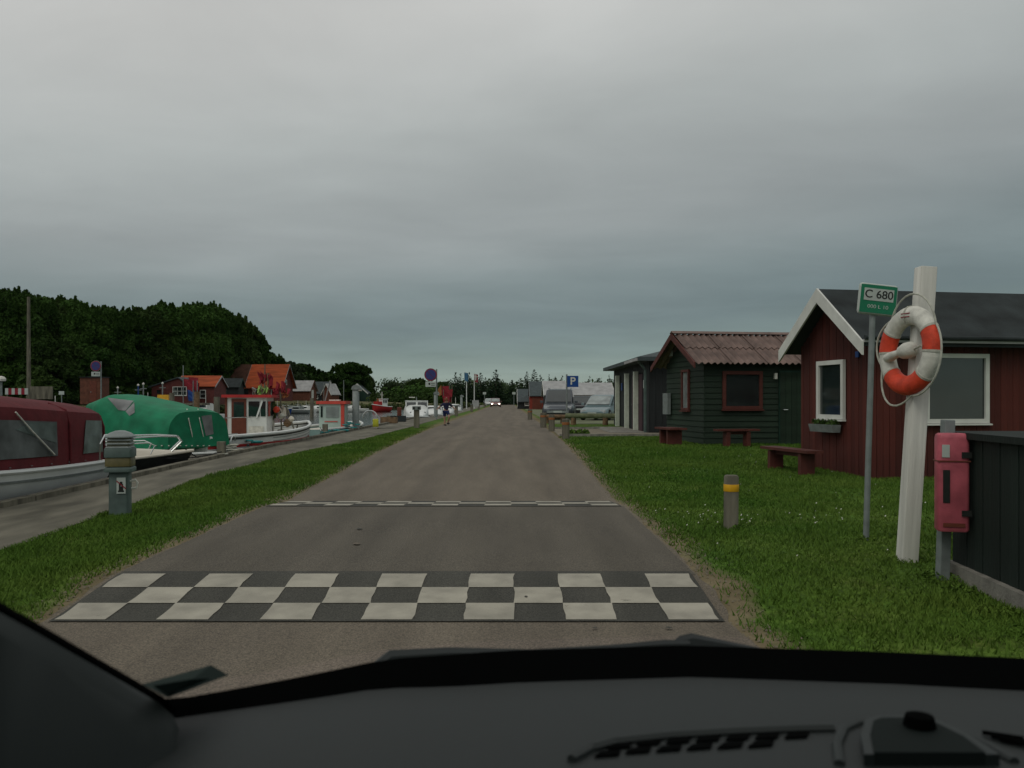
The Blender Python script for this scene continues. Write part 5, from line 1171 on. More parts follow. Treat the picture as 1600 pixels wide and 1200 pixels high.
# 7 -- further boats along the quay
def small_cruiser(name, label, px, Y, L_=5, B_=1.9, head=90, m=M_wboat, cabm=M_wboat, zc_=1.35, xoff=0):
    a = R(head); c_ = Vector((rel(px,Y)+xoff, Y)); d = Vector((math.cos(a), math.sin(a)))*L_/2; t, h = boat(name, label, c_+d, c_-d, B_=B_, z0=.5, z1=.75, draft=.2, m=m); h.deck(M_cream,.03); h.rail(0,.03,M_wboat)
    MB().loft([arch(x,w_,.5,zt_,8,.5) for x,w_,zt_ in ((-L_*.2,B_*.38,zc_),(L_*.05,B_*.38,zc_),(L_*.16,B_*.34,.95),(L_*.3,B_*.2,.78))]).build('cabin', cabm, t, smooth=True)
    for sg in (1,-1): MB().box((-L_*.08, sg*B_*.375, zc_-.25),(L_*.2,.03,.2)).build('side_window', M_glass, t)
    MB().box((L_*.105,0,zc_-.22),(.03,B_*.55,.28), ry=R(-35)).build('windscreen', M_glass, t); MB().tube([(-L_*.1,.2,zc_-.05),(-L_*.1,.2,zc_+.7)], .025, 6).build('antenna', M_buoyw, t)
    for sg in (1,-1): MB().tube([(L_*.12,sg*B_*.42,.7),(L_*.14,sg*B_*.42,1.05),(L_*.36,sg*B_*.24,1.1),(L_*.46,0,1.12)], .016, 6).build('bow_rail', M_rail, t, smooth=True)
    return t
small_cruiser('white_motor_boat', 'white motor boat moored directly behind the white cabin boat', 676, 66, 5, 2, -80); small_cruiser('white_day_boat', 'white boat seen behind the running child', 694, 74, 5.5, 2.2, -85, zc_=1.3)
small_cruiser('pale_day_boat', 'pale boat beyond the running child, left of the small light pillar', 709, 92, 5.5, 2.2, -85, M_cream)
# net flags on a boat beyond the child
fx = thing('net_flag_bundle', 'bundle of red net flags standing on the boat above the running child', 'flags', P(700,617,78)); b = MB()
for k in range(5):
    c_ = (random.uniform(-.35,.35), random.uniform(-.2,.2), random.uniform(-.4,.5)); w_ = .32; vs = [(c_[0]-w_,c_[1],c_[2]+.3),(c_[0]+w_,c_[1]+.1,c_[2]+.35),(c_[0]+w_*.8,c_[1],c_[2]-.35),(c_[0]-w_*.7,c_[1]+.1,c_[2]-.3)]; MB().quad(*vs, .01).build('marker_flag', M_flag, fx)
for x_ in (-.35,.1,.3): MB().tube([(x_,0,-1.5),(x_*1.2,0,.9)], .03, 6).build('pole', M_wood, fx)
MB().quad((-.9,0,.5),(-.6,0,.9),(-.55,0,0),(-.8,0,-.1),.01).build('orange_flag', M_orange, fx)
# 8 -- trawler at the far bank
t, h = boat('red_white_cutter', 'small red hulled cutter with white wheelhouse across the water', (rel(581,128),128), (rel(607,130),130.4), B_=2.0, z0=.75, z1=1.15, draft=.2, m=M_rboat, stern=.8)
h.rail(0,.06,M_wboat); h.deck(M_cream,.1)
cb8 = MB().box((-.4,0,1.35),(.95,1.2,1.1)).build('wheelhouse', M_wboat, t); MB().box((-.4,0,1.94),(1.15,1.4,.08)).build('roof', M_wboat, cb8)
for s_ in (.61,-.61): MB().box((-.55,s_,1.55),(.25,.03,.4)).build('side_window', M_ink, cb8); MB().box((-.15,s_,1.55),(.2,.03,.4)).build('side_window', M_ink, cb8)
MB().tube([(-.3,0,1.9),(-.3,0,3.0)],.06,6).build('mast', M_buoyw, t); MB().tube([(-.6,0,2.5),(0,0,2.5)],.03,6).build('crosstree', M_buoyw, t); MB().box((.5,0,1.25),(.8,1,.6)).build('deck_gear', M_rboat, t); MB().box((.75,.3,1.7),(.2,.2,.6)).build('mast_flag', M_orange, t)
# small boats on the far side
for k, (px, Y, w_, hd, m, lb) in enumerate(((462,112,4.5,160,M_grey,'grey open boat with upswept bow across the water below the pale roofed shed'),(437,108,3,10,M_blue,'boat with blue cover across the water'),(476,120,3,170,M_wboat,'small white boat moored right of the grey open boat'),(498,122,4,175,M_wboat,'long low white boat with red bottom at the far bank'),(553,125,4,170,M_wboat,'white boat at the far bank left of the red cutter'))):
    small_cruiser('far_moored_boat', lb, px, Y, w_, 1.5, hd, m, m, 1.0)
small_cruiser('white_harbour_boat', 'white boat with red top across the water left of the wooden pile', 318, 76, 3.2, 1.8, 170, M_wboat, M_wboat, 1.5)
small_cruiser('blue_topped_boat', 'blue boat on the left bank side behind the green tarpaulin', 228, 72, 3, 1.6, 170, M_blue, M_blue, 1.7)
small_cruiser('blue_covered_boat', 'small boat under a blue and white cover on the left bank', 84, 58, 2.6, 1.4, 170, M_wboat, M_blue, 1.35)
for k, (px, Y, pt, lb) in enumerate(((184,70,607,'leftmost thin pole on the left bank jetty behind the green tarpaulin'),(216,66,603,'blue pole beside the blue topped boat'),(224,66,601,'grey pole right of the blue pole'),(254,70,600,'thin mast left of the many paned cottage window'))):
    t = thing('thin_mast', lb, 'mast', (rel(px,Y), Y, WATER-.5)); zt = P(0,pt,Y).z-WATER+.5; MB().tube([(0,0,0),(0,0,zt)], .05, 6).build('pole', M_blue if k == 1 else M_grey, t); MB().box((0,0,zt-.3),(.5,.05,.05)).build('crossbar', M_grey, t); MB().lathe([(.08,0),(.10,.08),(.02,.16)], 8).build('lamp', M_buoyw, t, loc=(0,0,zt))
# piles, barrier, pole on the left
for k, (px, Y, pt, lb) in enumerate(((307,60,612,'brown mooring pile right of the red flags'),(338,55,620,'dark mooring pile at the right end of the green tarpaulin'),(268,64,614,'short brown pile near the yellow crate'),(487,90,622,'thin pile in the harbour by the grey boat'))):
    zt = P(0, pt, Y).z; t = thing('mooring_pile', lb, 'mooring pile', (rel(px,Y), Y, WATER-1), group='timber piles standing in the harbour'); MB().tube([(0,0,0),(.03,0,zt-WATER+1)], [.20,.18], 10).build('shaft', M_wood2 if k == 0 else M_wood, t, smooth=True)
t = thing('marker_flag_boat_flags', 'bundle of red and blue flags above the white harbour boat', 'flags', P(300,600,75))
for (x_,z_2,m,s_) in ((-.4,.1,M_flag,.35),(.1,.2,M_flag,.4),(.25,-.2,M_flag,.35),(-.15,-.35,M_flag,.3),(-.1,-.8,M_blue,.3),(-.1,-1.2,M_blue,.28)): MB().quad((x_-s_,0,z_2+s_),(x_+s_,.1,z_2+s_*.8),(x_+s_*.9,0,z_2-s_),(x_-s_*.8,.1,z_2-s_*.9),.01).build('flag', m, t)
for x_ in (-.75,.1,.45): MB().tube([(x_,0,-1.9),(x_,0,1.6 if x_ < 0 else .3)], .04, 6).build('pole', M_grey, t)
t = tag(MB().box((0,0,.3),(.9,.6,.6), taper=.85).build('yellow_crate', mat('yellow_plastic',(.62,.33,.02),.5,.1,4)), 'yellow fish crate stack across the water left of the red flags', 'crate'); t.location = (rel(256,66), 66, P(0,622,66).z-.35)
jt = thing('far_jetty', 'low wooden jetty carrying the yellow crate on the left bank', 'jetty', (rel(240,66)-2, 66, 0)); MB().box((2.5,0,P(0,622,66).z-.45),(7,1.4,.16)).build('deck', M_wood, jt)
for x_ in (-.5,2.5,5.5): MB().tube([(x_,-.5,-1),(x_,-.5,P(0,622,66).z-.5)], .12, 8).build('pile', M_wood, jt)
t = thing('barrier_board', 'red and white striped barrier board on the left bank', 'barrier', (rel(26,62), 62, .9)); zb_ = P(0,611.5,62).z-.9
for k in range(7): MB().box((-.69+.23*k,0,zb_),(.225,.06,.44)).build('stripe_panel', M_splate if k % 2 == 0 else M_sred, t)
for x_ in (-.7,.7): MB().box((x_,.06,zb_/2),(.08,.06,zb_+.2)).build('leg', M_wood, t)
MB().box((1.7,.1,zb_-.1),(1.6,.08,.9)).build('fence_panel', M_wood, t)
t = thing('wooden_utility_pole', 'tall plain wooden pole standing before the dense wood on the left', 'pole', (rel(45,78), 78, 1.0)); MB().tube([(0,0,-.3),(-.02,0,P(0,464,78).z-1.0)], [.20,.13], 10).build('shaft', M_wood, t, smooth=True)
t = thing('lamp_post', 'short lamp post with white domed head at the left edge of the photo', 'lamp post', (rel(2,60), 60, .9)); zz = P(0,592,60).z-.9; MB().tube([(0,0,0),(0,0,zz-.2)], .07, 8).build('pole', M_grey, t); MB().lathe([(.28,-.15),(.30,0),(.2,.14),(.02,.2)], 12).build('lamp_head', M_buoyw, t, loc=(0,0,zz))
t = thing('small_white_sign', 'small white rectangular sign near the blue covered boat', 'sign', (rel(96,60), 60, .9)); MB().box((0,0,P(0,614,60).z-.9),(.36,.03,.24)).build('sign_plate', M_splate, t); MB().tube([(0,.03,0),(0,.03,P(0,614,60).z-.8)], .03, 6).build('pole', M_grey, t)
for k, (px, Y, pt, lb) in enumerate(((506,152,598,'left thin pale mast near the black shed'),(537,150,594,'right thin pale mast near the distant cottages'))):
    t = thing('thin_mast', lb, 'mast', (rel(px,Y), Y, .9)); MB().tube([(0,0,0),(0,0,P(0,pt,Y).z-.9)], .07, 6).build('pole', M_grey, t)
for (px, Y, lb) in ((820-17,150,'small signs on a pole by the road end'),(757,150,'road sign on a pole left of the oncoming car')):
    t = thing('road_sign', lb, 'sign', (rel(px,Y), Y, .37)); MB().tube([(0,0,0),(0,0,2.5)], .05, 6).build('pole', M_grey, t); MB().box((0,-.06,2.3),(.55,.03,.4)).build('sign_plate', M_splate, t)
# ------------------------------------------------------------------ cars
def car(name, label, loc, rz, m, L_=4.3, W_=1.75, Ht=1.5, suv=False, lit=False, zoff=0):
    t = thing(name, label, 'car', loc, rz)
    hb = .95 if suv else .82; gc = .24 if suv else .17; hw = W_/2
    def ring(x, zb, zt, w_, tw=.93):
        h_ = zt-zb; pr = [(1,.0+.12),(1.0,.45),(.985,.7),(tw,.93),(tw*.9,1.0)]
        l = [(x, w_*a*(.97 if i == 0 else 1), zb+h_*b_) for i, (a, b_) in enumerate(pr)]; return [(x,w_*.85,zb)]+l+[(x,-q[1],q[2]) for q in reversed(l)]+[(x,-w_*.85,zb)]
    f = L_/2; b = MB(); b.loft([ring(-f,gc+.22,hb*.9,hw*.86),ring(-f+.12,gc+.05,hb,hw*.95),ring(-f+.7,gc,hb+.02,hw),ring(0,gc,hb,hw),ring(f*.42,gc,hb-.02,hw),ring(f*.8,gc,hb-(.08 if suv else .14),hw*.97),ring(f-.12,gc+.02,hb-(.16 if suv else .26),hw*.9),ring(f,gc+.16,hb-(.3 if suv else .38),hw*.78)])
    body = b.build('body', m, t, smooth=True)
    g0, g1, g2, g3 = (-f+.12, -f+.42, f*.12, f*.52) if suv else (-f+.25, -f+.85, f*.02, f*.50)
    tw = hw*.80; top = Ht
    b = MB(); 
    def cr_(x, z_, w_, wt): return [(x,w_,hb-.06),(x,wt,z_),(x,wt*.86,z_+.04),(x,-wt*.86,z_+.04),(x,-wt,z_),(x,-w_,hb-.06)]
    b.loft([cr_(g0,hb+.02,hw*.9,hw*.88),cr_(g1,top-.06,hw*.92,tw),cr_((g1+g2)/2,top-.04,hw*.93,tw),cr_(g2,top-.08,hw*.92,tw),cr_(g3,hb-.02,hw*.9,hw*.86)])
    cab = b.build('cabin', m, t, smooth=False)
    z1_ = top-.11; z0_ = hb+.03; k0, k1 = .1, .9
    def L2(a, b_, k): return tuple(a[i]*(1-k)+b_[i]*k for i in range(3))
    A, Bp = (g2,0,top-.04), (g3,0,hb-.0); nx, nz = (Bp[2]-A[2]), (A[0]-Bp[0]); n_ = Vector((-nx,0,-nz)).normalized(); n_ = n_ if n_.x > 0 else -n_
    p0, p1 = Vector(L2(A,Bp,.10))+n_*.03, Vector(L2(A,Bp,.93))+n_*.045
    MB().quad((p0.x,-tw*.85,p0.z),(p1.x,-hw*.82,p1.z),(p1.x,hw*.82,p1.z),(p0.x,tw*.85,p0.z),.012).build('windscreen', M_glass if suv else M_glassl, cab)
    A, Bp = (g1,0,top-.03), (g0,0,hb+.04); n_ = Vector((-(A[2]-Bp[2]),0,(A[0]-Bp[0]))).normalized(); p0, p1 = Vector(L2(A,Bp,.12))+n_*.03, Vector(L2(A,Bp,.85))+n_*.03
    MB().quad((p0.x,-tw*.82,p0.z),(p1.x,-hw*.78,p1.z),(p1.x,hw*.78,p1.z),(p0.x,tw*.82,p0.z),.012).build('rear_window', M_glass, cab)
    for sg in (1,-1):
        def sp(x, z_): k = (z_-hb+.06)/(top-.06-hb+.06); return (x, sg*((hw*.925)*(1-k)+tw*k+.012), z_)
        for (xa, xb, xc, xd) in (((g0+.35),(g1+.12),(g1+g2)/2-.03,(g1+g2)/2-.03),((g1+g2)/2+.05,(g1+g2)/2+.05,g2-.02,g3-.32)):
            MB().add([sp(xa,z0_),sp(xb,z1_),sp(xc,z1_),sp(xd,z0_)],[(0,1,2,3)]).build('side_window', M_glass, cab)
        MB().bevbox((g3-.25,sg*(hw+.09),hb+.10),(.10,.17,.13),.02).build('mirror', m, t)
        for x in (f*.66,-f*.62):
            r_ = .36 if suv else .31; w_ = MB().lathe([(r_*.9,-.10),(r_,-.07),(r_,.07),(r_*.9,.10)], 20).build('wheel', M_rubber, t, smooth=True, loc=(x, sg*(hw-.10), r_)); w_.rotation_euler = (R(90),0,0)
            MB().lathe([(r_*.6,-.105),(r_*.6,.105)], 12).build('rim', M_grey, w_)
        hx = f-.16; hm = mat('lit_headlamp',(1,.95,.85),.3,0,1,emit=(1,.85,.72,9)) if lit else mat('headlamp_glass',(.45,.47,.48),.15,.1,5,spec=.8)
        hl = MB().bevbox((0,0,0),(.16,.34 if not lit else .26,.16),.03).build('headlight', hm, t, loc=(hx+.02, sg*hw*.66, hb-.30 if not suv else hb-.24)); hl.rotation_euler = (0,R(0),sg*R(-22))
        MB().bevbox((0,0,0),(.1,.22,.2),.02).build('tail_light', mat('tail_lamp',(.35,.01,.01),.3,.1,5), t, loc=(-f+.07, sg*hw*.74, hb-.15))
    MB().box((f-.02,0,hb-(.42 if suv else .5)),(.08,hw*1.0,.13)).build('grille', M_ink, t); MB().box((f+.02,0,gc+.24),(.05,hw*1.35,.14)).build('bumper', M_grey if suv else m, t)
    MB().box((f+.055,0,gc+.24),(.015,.5,.11)).build('number_plate', M_splate, t); MB().box((-f-.03,0,.55),(.015,.5,.11)).build('number_plate', M_splate, t)
    if suv:
        for sg in (1,-1): MB().tube([(g1+.1,sg*tw*.9,top+.03),(g2-.1,sg*tw*.9,top+.03)],.02,6).build('roof_rail', M_grey, t)
        MB().box((f-.02,0,gc+.14),(.10,hw*1.3,.10)).build('skid_plate', M_ink, t)
    return t
M_silver = mat('grey_metallic', (.075,.085,.098), .35, .04, 3, metal=.35, coat=.4); M_lblue = mat('pale_blue_metallic', (.16,.22,.235), .35, .04, 3, metal=.3, coat=.4)
M_redc = mat('red_car_paint', (.35,.01,.015), .3, .05, 3, coat=.4); M_dkc = mat('dark_car_paint', (.03,.03,.035), .3, .05, 3, coat=.4); M_wcar = mat('silver_red_car', (.20,.10,.10), .35, .04, 3, metal=.3)
car('grey_off_roader', 'large grey metallic off roader parked behind the orange banded bollards', (rel(874,51)+.1, 52.5, .37), R(-96), M_silver, 4.7, 1.85, 1.82, suv=True)
car('dark_car', 'dark car with red tail light between the off roader and the pale blue car', (rel(913,58), 59, .37), R(80), M_dkc, 4.0, 1.65, 1.4)
car('pale_blue_car', 'pale blue hatchback parked half hidden by the black building', (rel(944,50), 51, .37), R(-112), M_lblue, 4.1, 1.7, 1.46)
car('oncoming_car', 'oncoming silver and red car with both headlights on far down the road', (rel(774,142), 144, .37), R(-89), M_wcar, 4.2, 1.72, 1.45, lit=True)
car('white_parked_car', 'white car parked at the left roadside near the oncoming car', (rel(764,165), 166, .37), R(-90), mat('white_car_paint',(.5,.5,.5),.35,.03,3,coat=.3), 4.2, 1.7, 1.45)
# ------------------------------------------------------------------ running child
cx, cy = rel(697,39.5), 39.5; ch = thing('person', 'child in dark navy top and shorts running with arms held out on the grass verge', 'person', (cx, cy, H(cx,cy)), R(20))
J = {'pel':(0,0,.66),'wa':(0,-.01,.78),'che':(0,-.03,.92),'nk':(0,-.03,1.02),'hd':(0,-.035,1.09),'ht':(0,-.035,1.21),
     'shl':(.13,-.03,.98),'ell':(.30,.02,.86),'hal':(.42,-.04,.74),'shr':(-.13,-.03,.98),'elr':(-.29,-.02,.87),'har':(-.43,-.07,.75),
     'hil':(.075,0,.62),'knl':(.10,-.16,.40),'anl':(.09,.02,.12),'tol':(.10,-.10,.10),'hir':(-.075,0,.62),'knr':(-.06,.02,.33),'anr':(-.05,.05,.06),'tor':(-.05,-.10,.03)}
E = [('pel','wa'),('wa','che'),('che','nk'),('nk','hd'),('hd','ht'),('che','shl'),('shl','ell'),('ell','hal'),('che','shr'),('shr','elr'),('elr','har'),('pel','hil'),('hil','knl'),('knl','anl'),('anl','tol'),('pel','hir'),('hir','knr'),('knr','anr'),('anr','tor')]
RAD = {'pel':.11,'wa':.095,'che':.11,'nk':.045,'hd':.085,'ht':.07,'shl':.05,'ell':.033,'hal':.024,'shr':.05,'elr':.033,'har':.024,'hil':.075,'knl':.05,'anl':.033,'tol':.03,'hir':.075,'knr':.05,'anr':.033,'tor':.03}
def skin(name, keys, edges, rad, m, parent, root):
    me = bpy.data.meshes.new(name); ks = list(keys); me.from_pydata([J[k] for k in ks], [(ks.index(a), ks.index(b_)) for a, b_ in edges], [])
    o = bpy.data.objects.new(name, me); col.objects.link(o); o.modifiers.new('s', 'SKIN'); sv = me.skin_vertices[0].data
    for i, k in enumerate(ks): sv[i].radius = (rad[k]*.95, rad[k]*.8) if k in ('pel','wa','che') else (rad[k], rad[k]); sv[i].use_root = (k == root)
    o.modifiers.new('u', 'SUBSURF').levels = 2; o.modifiers['u'].render_levels = 2
    dg_ = bpy.context.evaluated_depsgraph_get(); m2 = bpy.data.meshes.new_from_object(o.evaluated_get(dg_)); bpy.data.objects.remove(o); return link(name, m2, m, parent, smooth=True)
body = skin('body', J.keys(), E, RAD, M_skin, ch, 'pel')
for k, (cx_, sx) in enumerate(((.42,1),(-.43,-1))):
    hz_ = J['hal' if sx > 0 else 'har']
    for q in range(4): MB().tube([(hz_[0], hz_[1]+.012*(q-1.5), hz_[2]), (hz_[0]+sx*.035, hz_[1]+.016*(q-1.5)-.01, hz_[2]-.02), (hz_[0]+sx*(.055-.004*abs(q-1.5)), hz_[1]+.018*(q-1.5)-.02, hz_[2]-.04)], [.008,.007,.005], 5).build('finger', M_skin, ch, smooth=True)
    MB().tube([(hz_[0], hz_[1]-.02, hz_[2]), (hz_[0]+sx*.02, hz_[1]-.045, hz_[2]-.01)], [.009,.006], 5).build('thumb', M_skin, ch, smooth=True)
k1 = ['pel','wa','che','nk','shl','ell','shr','elr']; r1 = {k: v_+.016 for k, v_ in RAD.items()}; r1['nk'] = .05
skin('shirt', k1, [e for e in E if e[0] in k1 and e[1] in k1], r1, mat('navy_cloth', (.012,.014,.045), .85, .15, 8), ch, 'pel')
k2 = ['pel','hil','knl','hir','knr']; r2_ = {k: v_+.014 for k, v_ in RAD.items()}; J2 = dict(J)
sv_ = (J['knl'], J['knr']); J['knl'] = lerp2(J['hil'], J['knl'], .8)[:]; J['knr'] = lerp2(J['hir'], J['knr'], .8)[:]; r2_['pel'] = .118
skin('shorts', k2, [e for e in E if e[0] in k2 and e[1] in k2], r2_, mat('dark_blue_shorts', (.012,.02,.08), .85, .15, 8), ch, 'pel'); J['knl'], J['knr'] = sv_
for a, b_ in (('anl','tol'),('anr','tor')):
    p_, q_ = Vector(J[a]), Vector(J[b_]); MB().tube([p_+Vector((0,.03,-.0)), p_+Vector((0,0,-.025)), q_+Vector((0,-.02,-.0))], [.045,.048,.036], 8).build('shoe', M_ink, ch, smooth=True)
hd = MB().lathe([(.01,.115),(.055,.10),(.088,.05),(.094,0),(.088,-.04),(.06,-.07)][::-1], 14, (0,-.022,1.15)).build('hair', M_hair, ch, smooth=True)
for s_ in (-.03,.03): MB().lathe([(.002,-.008),(.009,0),(.002,.008)], 6, (s_,-.118,1.135)).build('eye', M_ink, ch)
MB().lathe([(.013,-.015),(.004,.02)], 6, (0,-.122,1.115)).build('nose', M_skin, ch)
# ------------------------------------------------------------------ the vehicle the view is seen from
M_dash = mat('dark_grey_dashboard', (.0125,.0165,.016), .62, .06, 3, .12, 500, spec=.35)
M_dash2 = mat('dark_grey_trim', (.015,.020,.019), .6, .06, 3, spec=.35)
M_blk = mat('matt_black_trim', (.0015,.0018,.0018), .9, .1, 3, spec=.02)
own = thing('car_interior', 'dark dashboard and pillar trim of the car the photograph is taken from', 'car', (0,0,0))
YB = [(-.62,.52),(-.45,.68),(-.30,.787),(-.127,.905),(0,.945),(.195,.965),(.4,.945),(.54,.915),(.75,.83),(1.0,.66)]
KB = [(-.62,.36),(-.45,.352),(-.30,.343),(-.127,.297),(0,.2868),(.195,.281),(.4,.288),(.54,.2956),(.75,.31),(1.0,.33)]   # slope of the sight line to the base edge
yb = lambda x: lerp(YB, x); kb = lambda x: lerp(KB, x); zbs = lambda x: HC-kb(x)*yb(x)
xsI = [-.62+.03*i for i in range(55)]
# lower band (frit and cowl, shade under the glass painted black) and the dashboard top
b = MB(); rings = []
for x in xsI: y1, z1 = yb(x), zbs(x); kk = .40+.45*sm((x+.35)/.35); rings.append([(x,y1+.03,z1-.10),(x,y1+.004,z1),(x,y1-.03*kk,z1-.022*kk),(x,y1-.055*kk,z1-.035*kk),(x,y1-.06*kk,z1-.10)])
b.loft(rings).build('frit_and_shade_band', M_blk, own, smooth=True)
b = MB(); rings = []
for x in xsI:
    bw_ = .018+.022*sm((x+.35)/.35); y1, z1 = yb(x)-bw_, zbs(x)-bw_*.53; pts = []
    for i in range(9):
        t_ = i/8; y_ = y1+(.26-y1)*t_; pts.append((x, y_, z1+(.028*math.sin(min(1,t_*1.6)*math.pi/2))-.02*t_-.10*max(0,t_-.72)*2))
    pts += [(x,.24,1.0),(x,y1,1.0)]; rings.append(pts)
dash = b.loft(rings).build('dashboard', M_dash, own, smooth=True)
bpy.context.view_layer.update()
def ondash(px, py, out=.002):
    o_ = Vector((0,0,HC)); d_ = Vector(((px-792)/F, 1, -(py-625)/F)).normalized(); hit, loc, nrm, _ = dash.ray_cast(o_, d_); 
    return (loc+nrm*out) if hit else o_+d_*.6
def dpoly(name, px, m, parent, out=.002, th=.004):
    ps2 = [ondash(*p, out) for p in px]; return MB().prism(ps2, (0,0,th)).build(name, m, parent)
# defroster vent: recessed dark slot with louvre cells
vent = MB(); slot_t = [(893,1190),(925,1172),(960,1162),(1050,1152),(1150,1146),(1250,1142),(1302,1141)]; slot_b = [(905,1193),(940,1187),(985,1178),(1060,1173),(1150,1168),(1250,1163),(1300,1160)]
rim = MB(); 
for a, b_ in zip(slot_t, slot_t[1:]):
    p, q = ondash(*a,.001), ondash(*b_,.001); rim.tube([p, q], .0045, 6)
vb = rim.build('vent_lip', M_dash2, dash, smooth=True)
for i in range(8):
    x0, x1 = 1000+i*48, 1000+i*48+34; yt = lerp([(a,c_) for a,c_ in slot_t], x0)+5; sk_ = 16*(1-i/9)
    if i < 7: dpoly('vent_cell', [(x0+sk_-60,yt+1),(x1+sk_-62,yt-1),(x1+sk_-67,yt+8),(x0+sk_-68,yt+10)], M_blk, vb, .0008, .0012)
    if i < 6: dpoly('vent_cell', [(x0-62,yt+15),(x1-64,yt+12),(x1-68,yt+20),(x0-72,yt+23)], M_blk, vb, .0008, .0012)
# raised speaker or sensor pod on the right
pod_o = [(1312,1196),(1308,1165),(1318,1142),(1340,1132),(1390,1129),(1445,1130),(1480,1138),(1530,1160),(1585,1192)]
q_ = [ondash(x, y, .0) for x, y in pod_o]; pod_m = mat('pod_trim', (.011,.016,.015), .5, .06, 3, spec=.3)
pod = MB().prism([ondash(x, y, .0) for x, y in ((1350,1197),(1345,1165),(1352,1140),(1372,1134),(1440,1134),(1470,1143),(1520,1168),(1562,1197))], (0,0,.009)).build('speaker_pod', pod_m, dash)
MB().tube(q_, .0045, 8).build('pod_ridge', M_dash2, dash, smooth=True)
MB().prism([ondash(x, y, .0) for x, y in ((1366,1197),(1360,1166),(1365,1145),(1378,1140),(1436,1140),(1462,1148),(1505,1170),(1540,1197))], (0,0,.0105)).build('pod_grille', mat('pod_grille', (.008,.012,.011), .8, .1, 3, spec=.1), pod)
c_ = ondash(1437,1156,.012); MB().lathe([(.013,0),(.011,.008),(.004,.010)], 16, c_).build('sun_sensor', M_blk, dash, smooth=True)
for q in range(3): a, b_ = ondash(1535+q*14,1150+q*5,.003), ondash(1600+q*4,1160+q*5,.003); MB().tube([a, b_], .0022, 6).build('side_vent_bar', M_blk, dash)
# pillar foot: rounded grey trim at the lower left, following the screen edge up
def ray(px, py, d): return Vector(((px-792)/F*d, d, HC-(py-625)/F*d))
pf = [(-60,925),(0,957),(60,990),(130,1030),(200,1070),(248,1098),(270,1118),(279,1138),(276,1160),(262,1190),(245,1230),(200,1290),(-60,1290)]
dd = [.50,.545,.59,.635,.675,.70,.705,.70,.69,.67,.65,.60,.50]
front = [ray(x,y,d) for (x,y),d in zip(pf,dd)]; cen = sum(front, Vector())/len(front)
mid = [p+(cen-p)*.08+Vector((0,-.004,.0)) for p in front]; mid2 = [p+(cen-p)*.30+Vector((0,-.010,.0)) for p in front]
EYE = Vector((0,0,HC))
MB().loft([[EYE+(p+(cen-p)*.10-EYE)*1.10 for p in front], front, mid, mid2]).build('pillar_trim', M_dash2, own, smooth=True)
b = MB().tube([ray(x-2,y-1,d+.02) for (x,y),d in zip([(-120,888)]+pf[:7],[.48]+dd[:7])], .0058, 8); b.build('screen_seal', M_blk, own, smooth=True)
MB().tube([ray(-160,975,.49), ray(-450,800,.42), ray(-760,480,.36), (-.55,.15,1.90)], [.02,.035,.035,.035], 10).build('pillar', M_dash2, own, smooth=True)
MB().tube([(1.02,.62,1.30),(1.0,.45,1.5),(.92,.15,1.90)], .035, 10).build('pillar', M_dash2, own, smooth=True)
# windscreen glass, sticker, wiper, roof, doors and bonnet of the same car
def glasspt(x, t_): return (x*(1-.12*t_), yb(x)+.008-t_*(.64 if True else 0)*(yb(x)-.1)/.86, zbs(x)+.01+t_*.62)
gm = bpy.data.materials.new('windscreen_glass'); gm.use_nodes = True; t_ = gm.node_tree; t_.nodes.clear()
o_ = t_.nodes.new('ShaderNodeOutputMaterial'); tr = t_.nodes.new('ShaderNodeBsdfTransparent'); tr.inputs[0].default_value = (.93,.95,.925,1); gl = t_.nodes.new('ShaderNodeBsdfGlossy'); gl.inputs['Roughness'].default_value = .02
mxx = t_.nodes.new('ShaderNodeMixShader'); mxx.inputs[0].default_value = .035; t_.links.new(tr.outputs[0], mxx.inputs[1]); t_.links.new(gl.outputs[0], mxx.inputs[2]); t_.links.new(mxx.outputs[0], o_.inputs[0])
b = MB(); ny = 8; b.add([glasspt(x, j/ny) for x in xsI for j in range(ny+1)], [(i*(ny+1)+j, (i+1)*(ny+1)+j, (i+1)*(ny+1)+j+1, i*(ny+1)+j+1) for i in range(len(xsI)-1) for j in range(ny)])
ws = b.build('windscreen', gm, own, smooth=True); bpy.context.view_layer.update()
def onglass(px, py, off=-.004):
    o_ = Vector((0,0,HC)); d_ = Vector(((px-792)/F, 1, -(py-625)/F)).normalized(); hit, loc, nrm, _ = ws.ray_cast(o_, d_); loc = loc if hit else o_+d_*.75; return loc+d_*off
st4 = [(222,1069),(262,1091),(357,1055),(330,1039)]
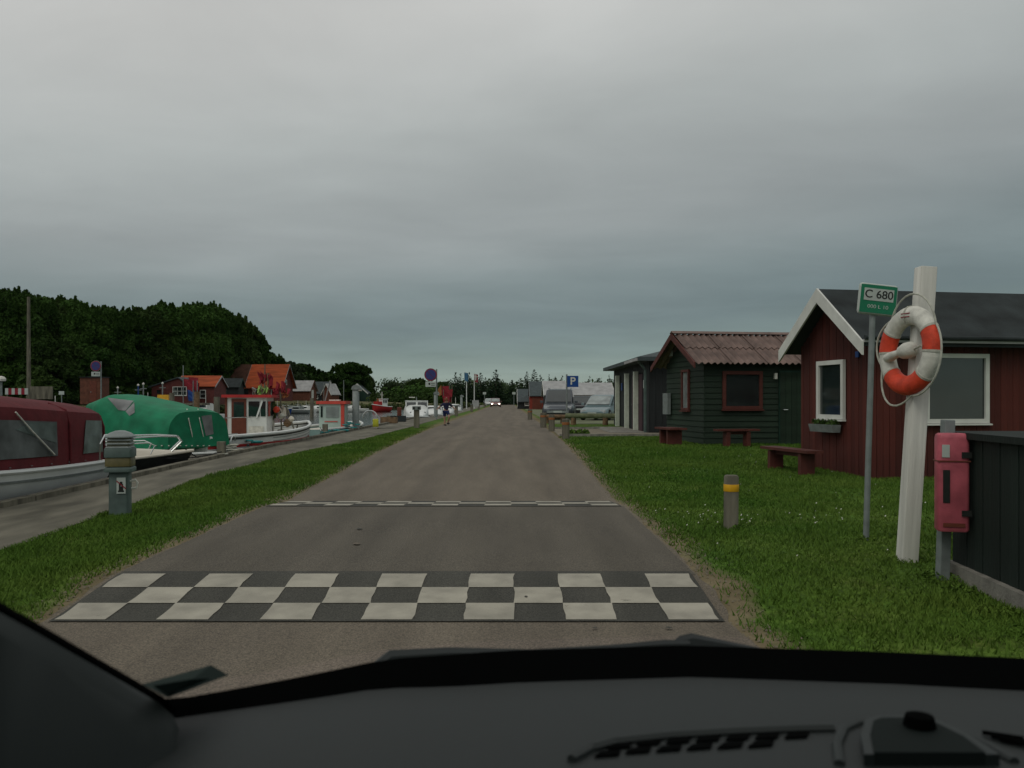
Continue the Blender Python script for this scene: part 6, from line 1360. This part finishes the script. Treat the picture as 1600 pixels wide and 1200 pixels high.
pp = [onglass(*p, -.006) for p in st4]; MB().add(pp, [(0,1,2,3)]).build('sticker', mat('sticker_border', (.03,.04,.037), 1, .1, 5, spec=0), ws)
st5 = [(233,1068),(263,1085),(348,1053),(328,1044)]; MB().add([onglass(*p, -.009) for p in st5], [(0,1,2,3)]).build('sticker_face', mat('sticker_dark', (.003,.005,.0045), 1, .1, 5, spec=0), ws)
wp = MB().tube([ray(585,1044,1.00),ray(610,1034,1.02),ray(700,1028,1.03),ray(830,1026,1.04),ray(960,1016,1.05),ray(1040,1012,1.05),(ray(1078,1010,1.05))], [.006,.014,.013,.009,.007,.010,.007], 8).build('wiper', mat('wiper_black', (.012,.017,.016), .6, .1, 5), own, smooth=True)
MB().tube([ray(1045,1016,1.06),ray(1066,1008,1.06),ray(1078,1006,1.06),ray(1130,1012,1.07),ray(1200,1020,1.08)], [.006,.012,.013,.009,.004], 8).build('wiper', MATS['wiper_black'], own, smooth=True)
body_m = M_dkc
b = MB(); rings = []
for i in range(13):
    x = -.62+1.62*i/12; y1 = yb(x)+.05; z1 = zbs(x)-.11; k = 1-abs((x-.19)/.81)**3*.12; rings.append([(x,y1,z1-.02),(x,y1+.35,(z1-.10)*1),(x,y1+.75*k,.86),(x,y1+.85*k,.70),(x,y1+.8*k,.35),(x,y1,.35)])
b.loft(rings).build('bonnet', body_m, own, smooth=True)
MB().loft([[(-.56,.16,1.90),(.92,.16,1.90),(.92,.16,1.95),(-.56,.16,1.95)],[(-.60,-.6,1.97),(.97,-.6,1.97),(.97,-.6,2.02),(-.60,-.6,2.02)],[(-.60,-2.2,1.95),(.97,-2.2,1.95),(.97,-2.2,2.0),(-.60,-2.2,2.0)]]).build('roof', body_m, own, smooth=True)
for x in (-.66,1.02): MB().box((x,-.85,.80),(.06,2.8,.95)).build('door', body_m, own); MB().box((x,-.75,1.62),(.05,.09,.68)).build('door_pillar', M_dash2, own)
MB().box((.18,-2.3,1.15),(1.6,.06,1.6)).build('tailgate', body_m, own); MB().box((.18,-.85,.38),(1.6,2.9,.06)).build('floor', M_blk, own)
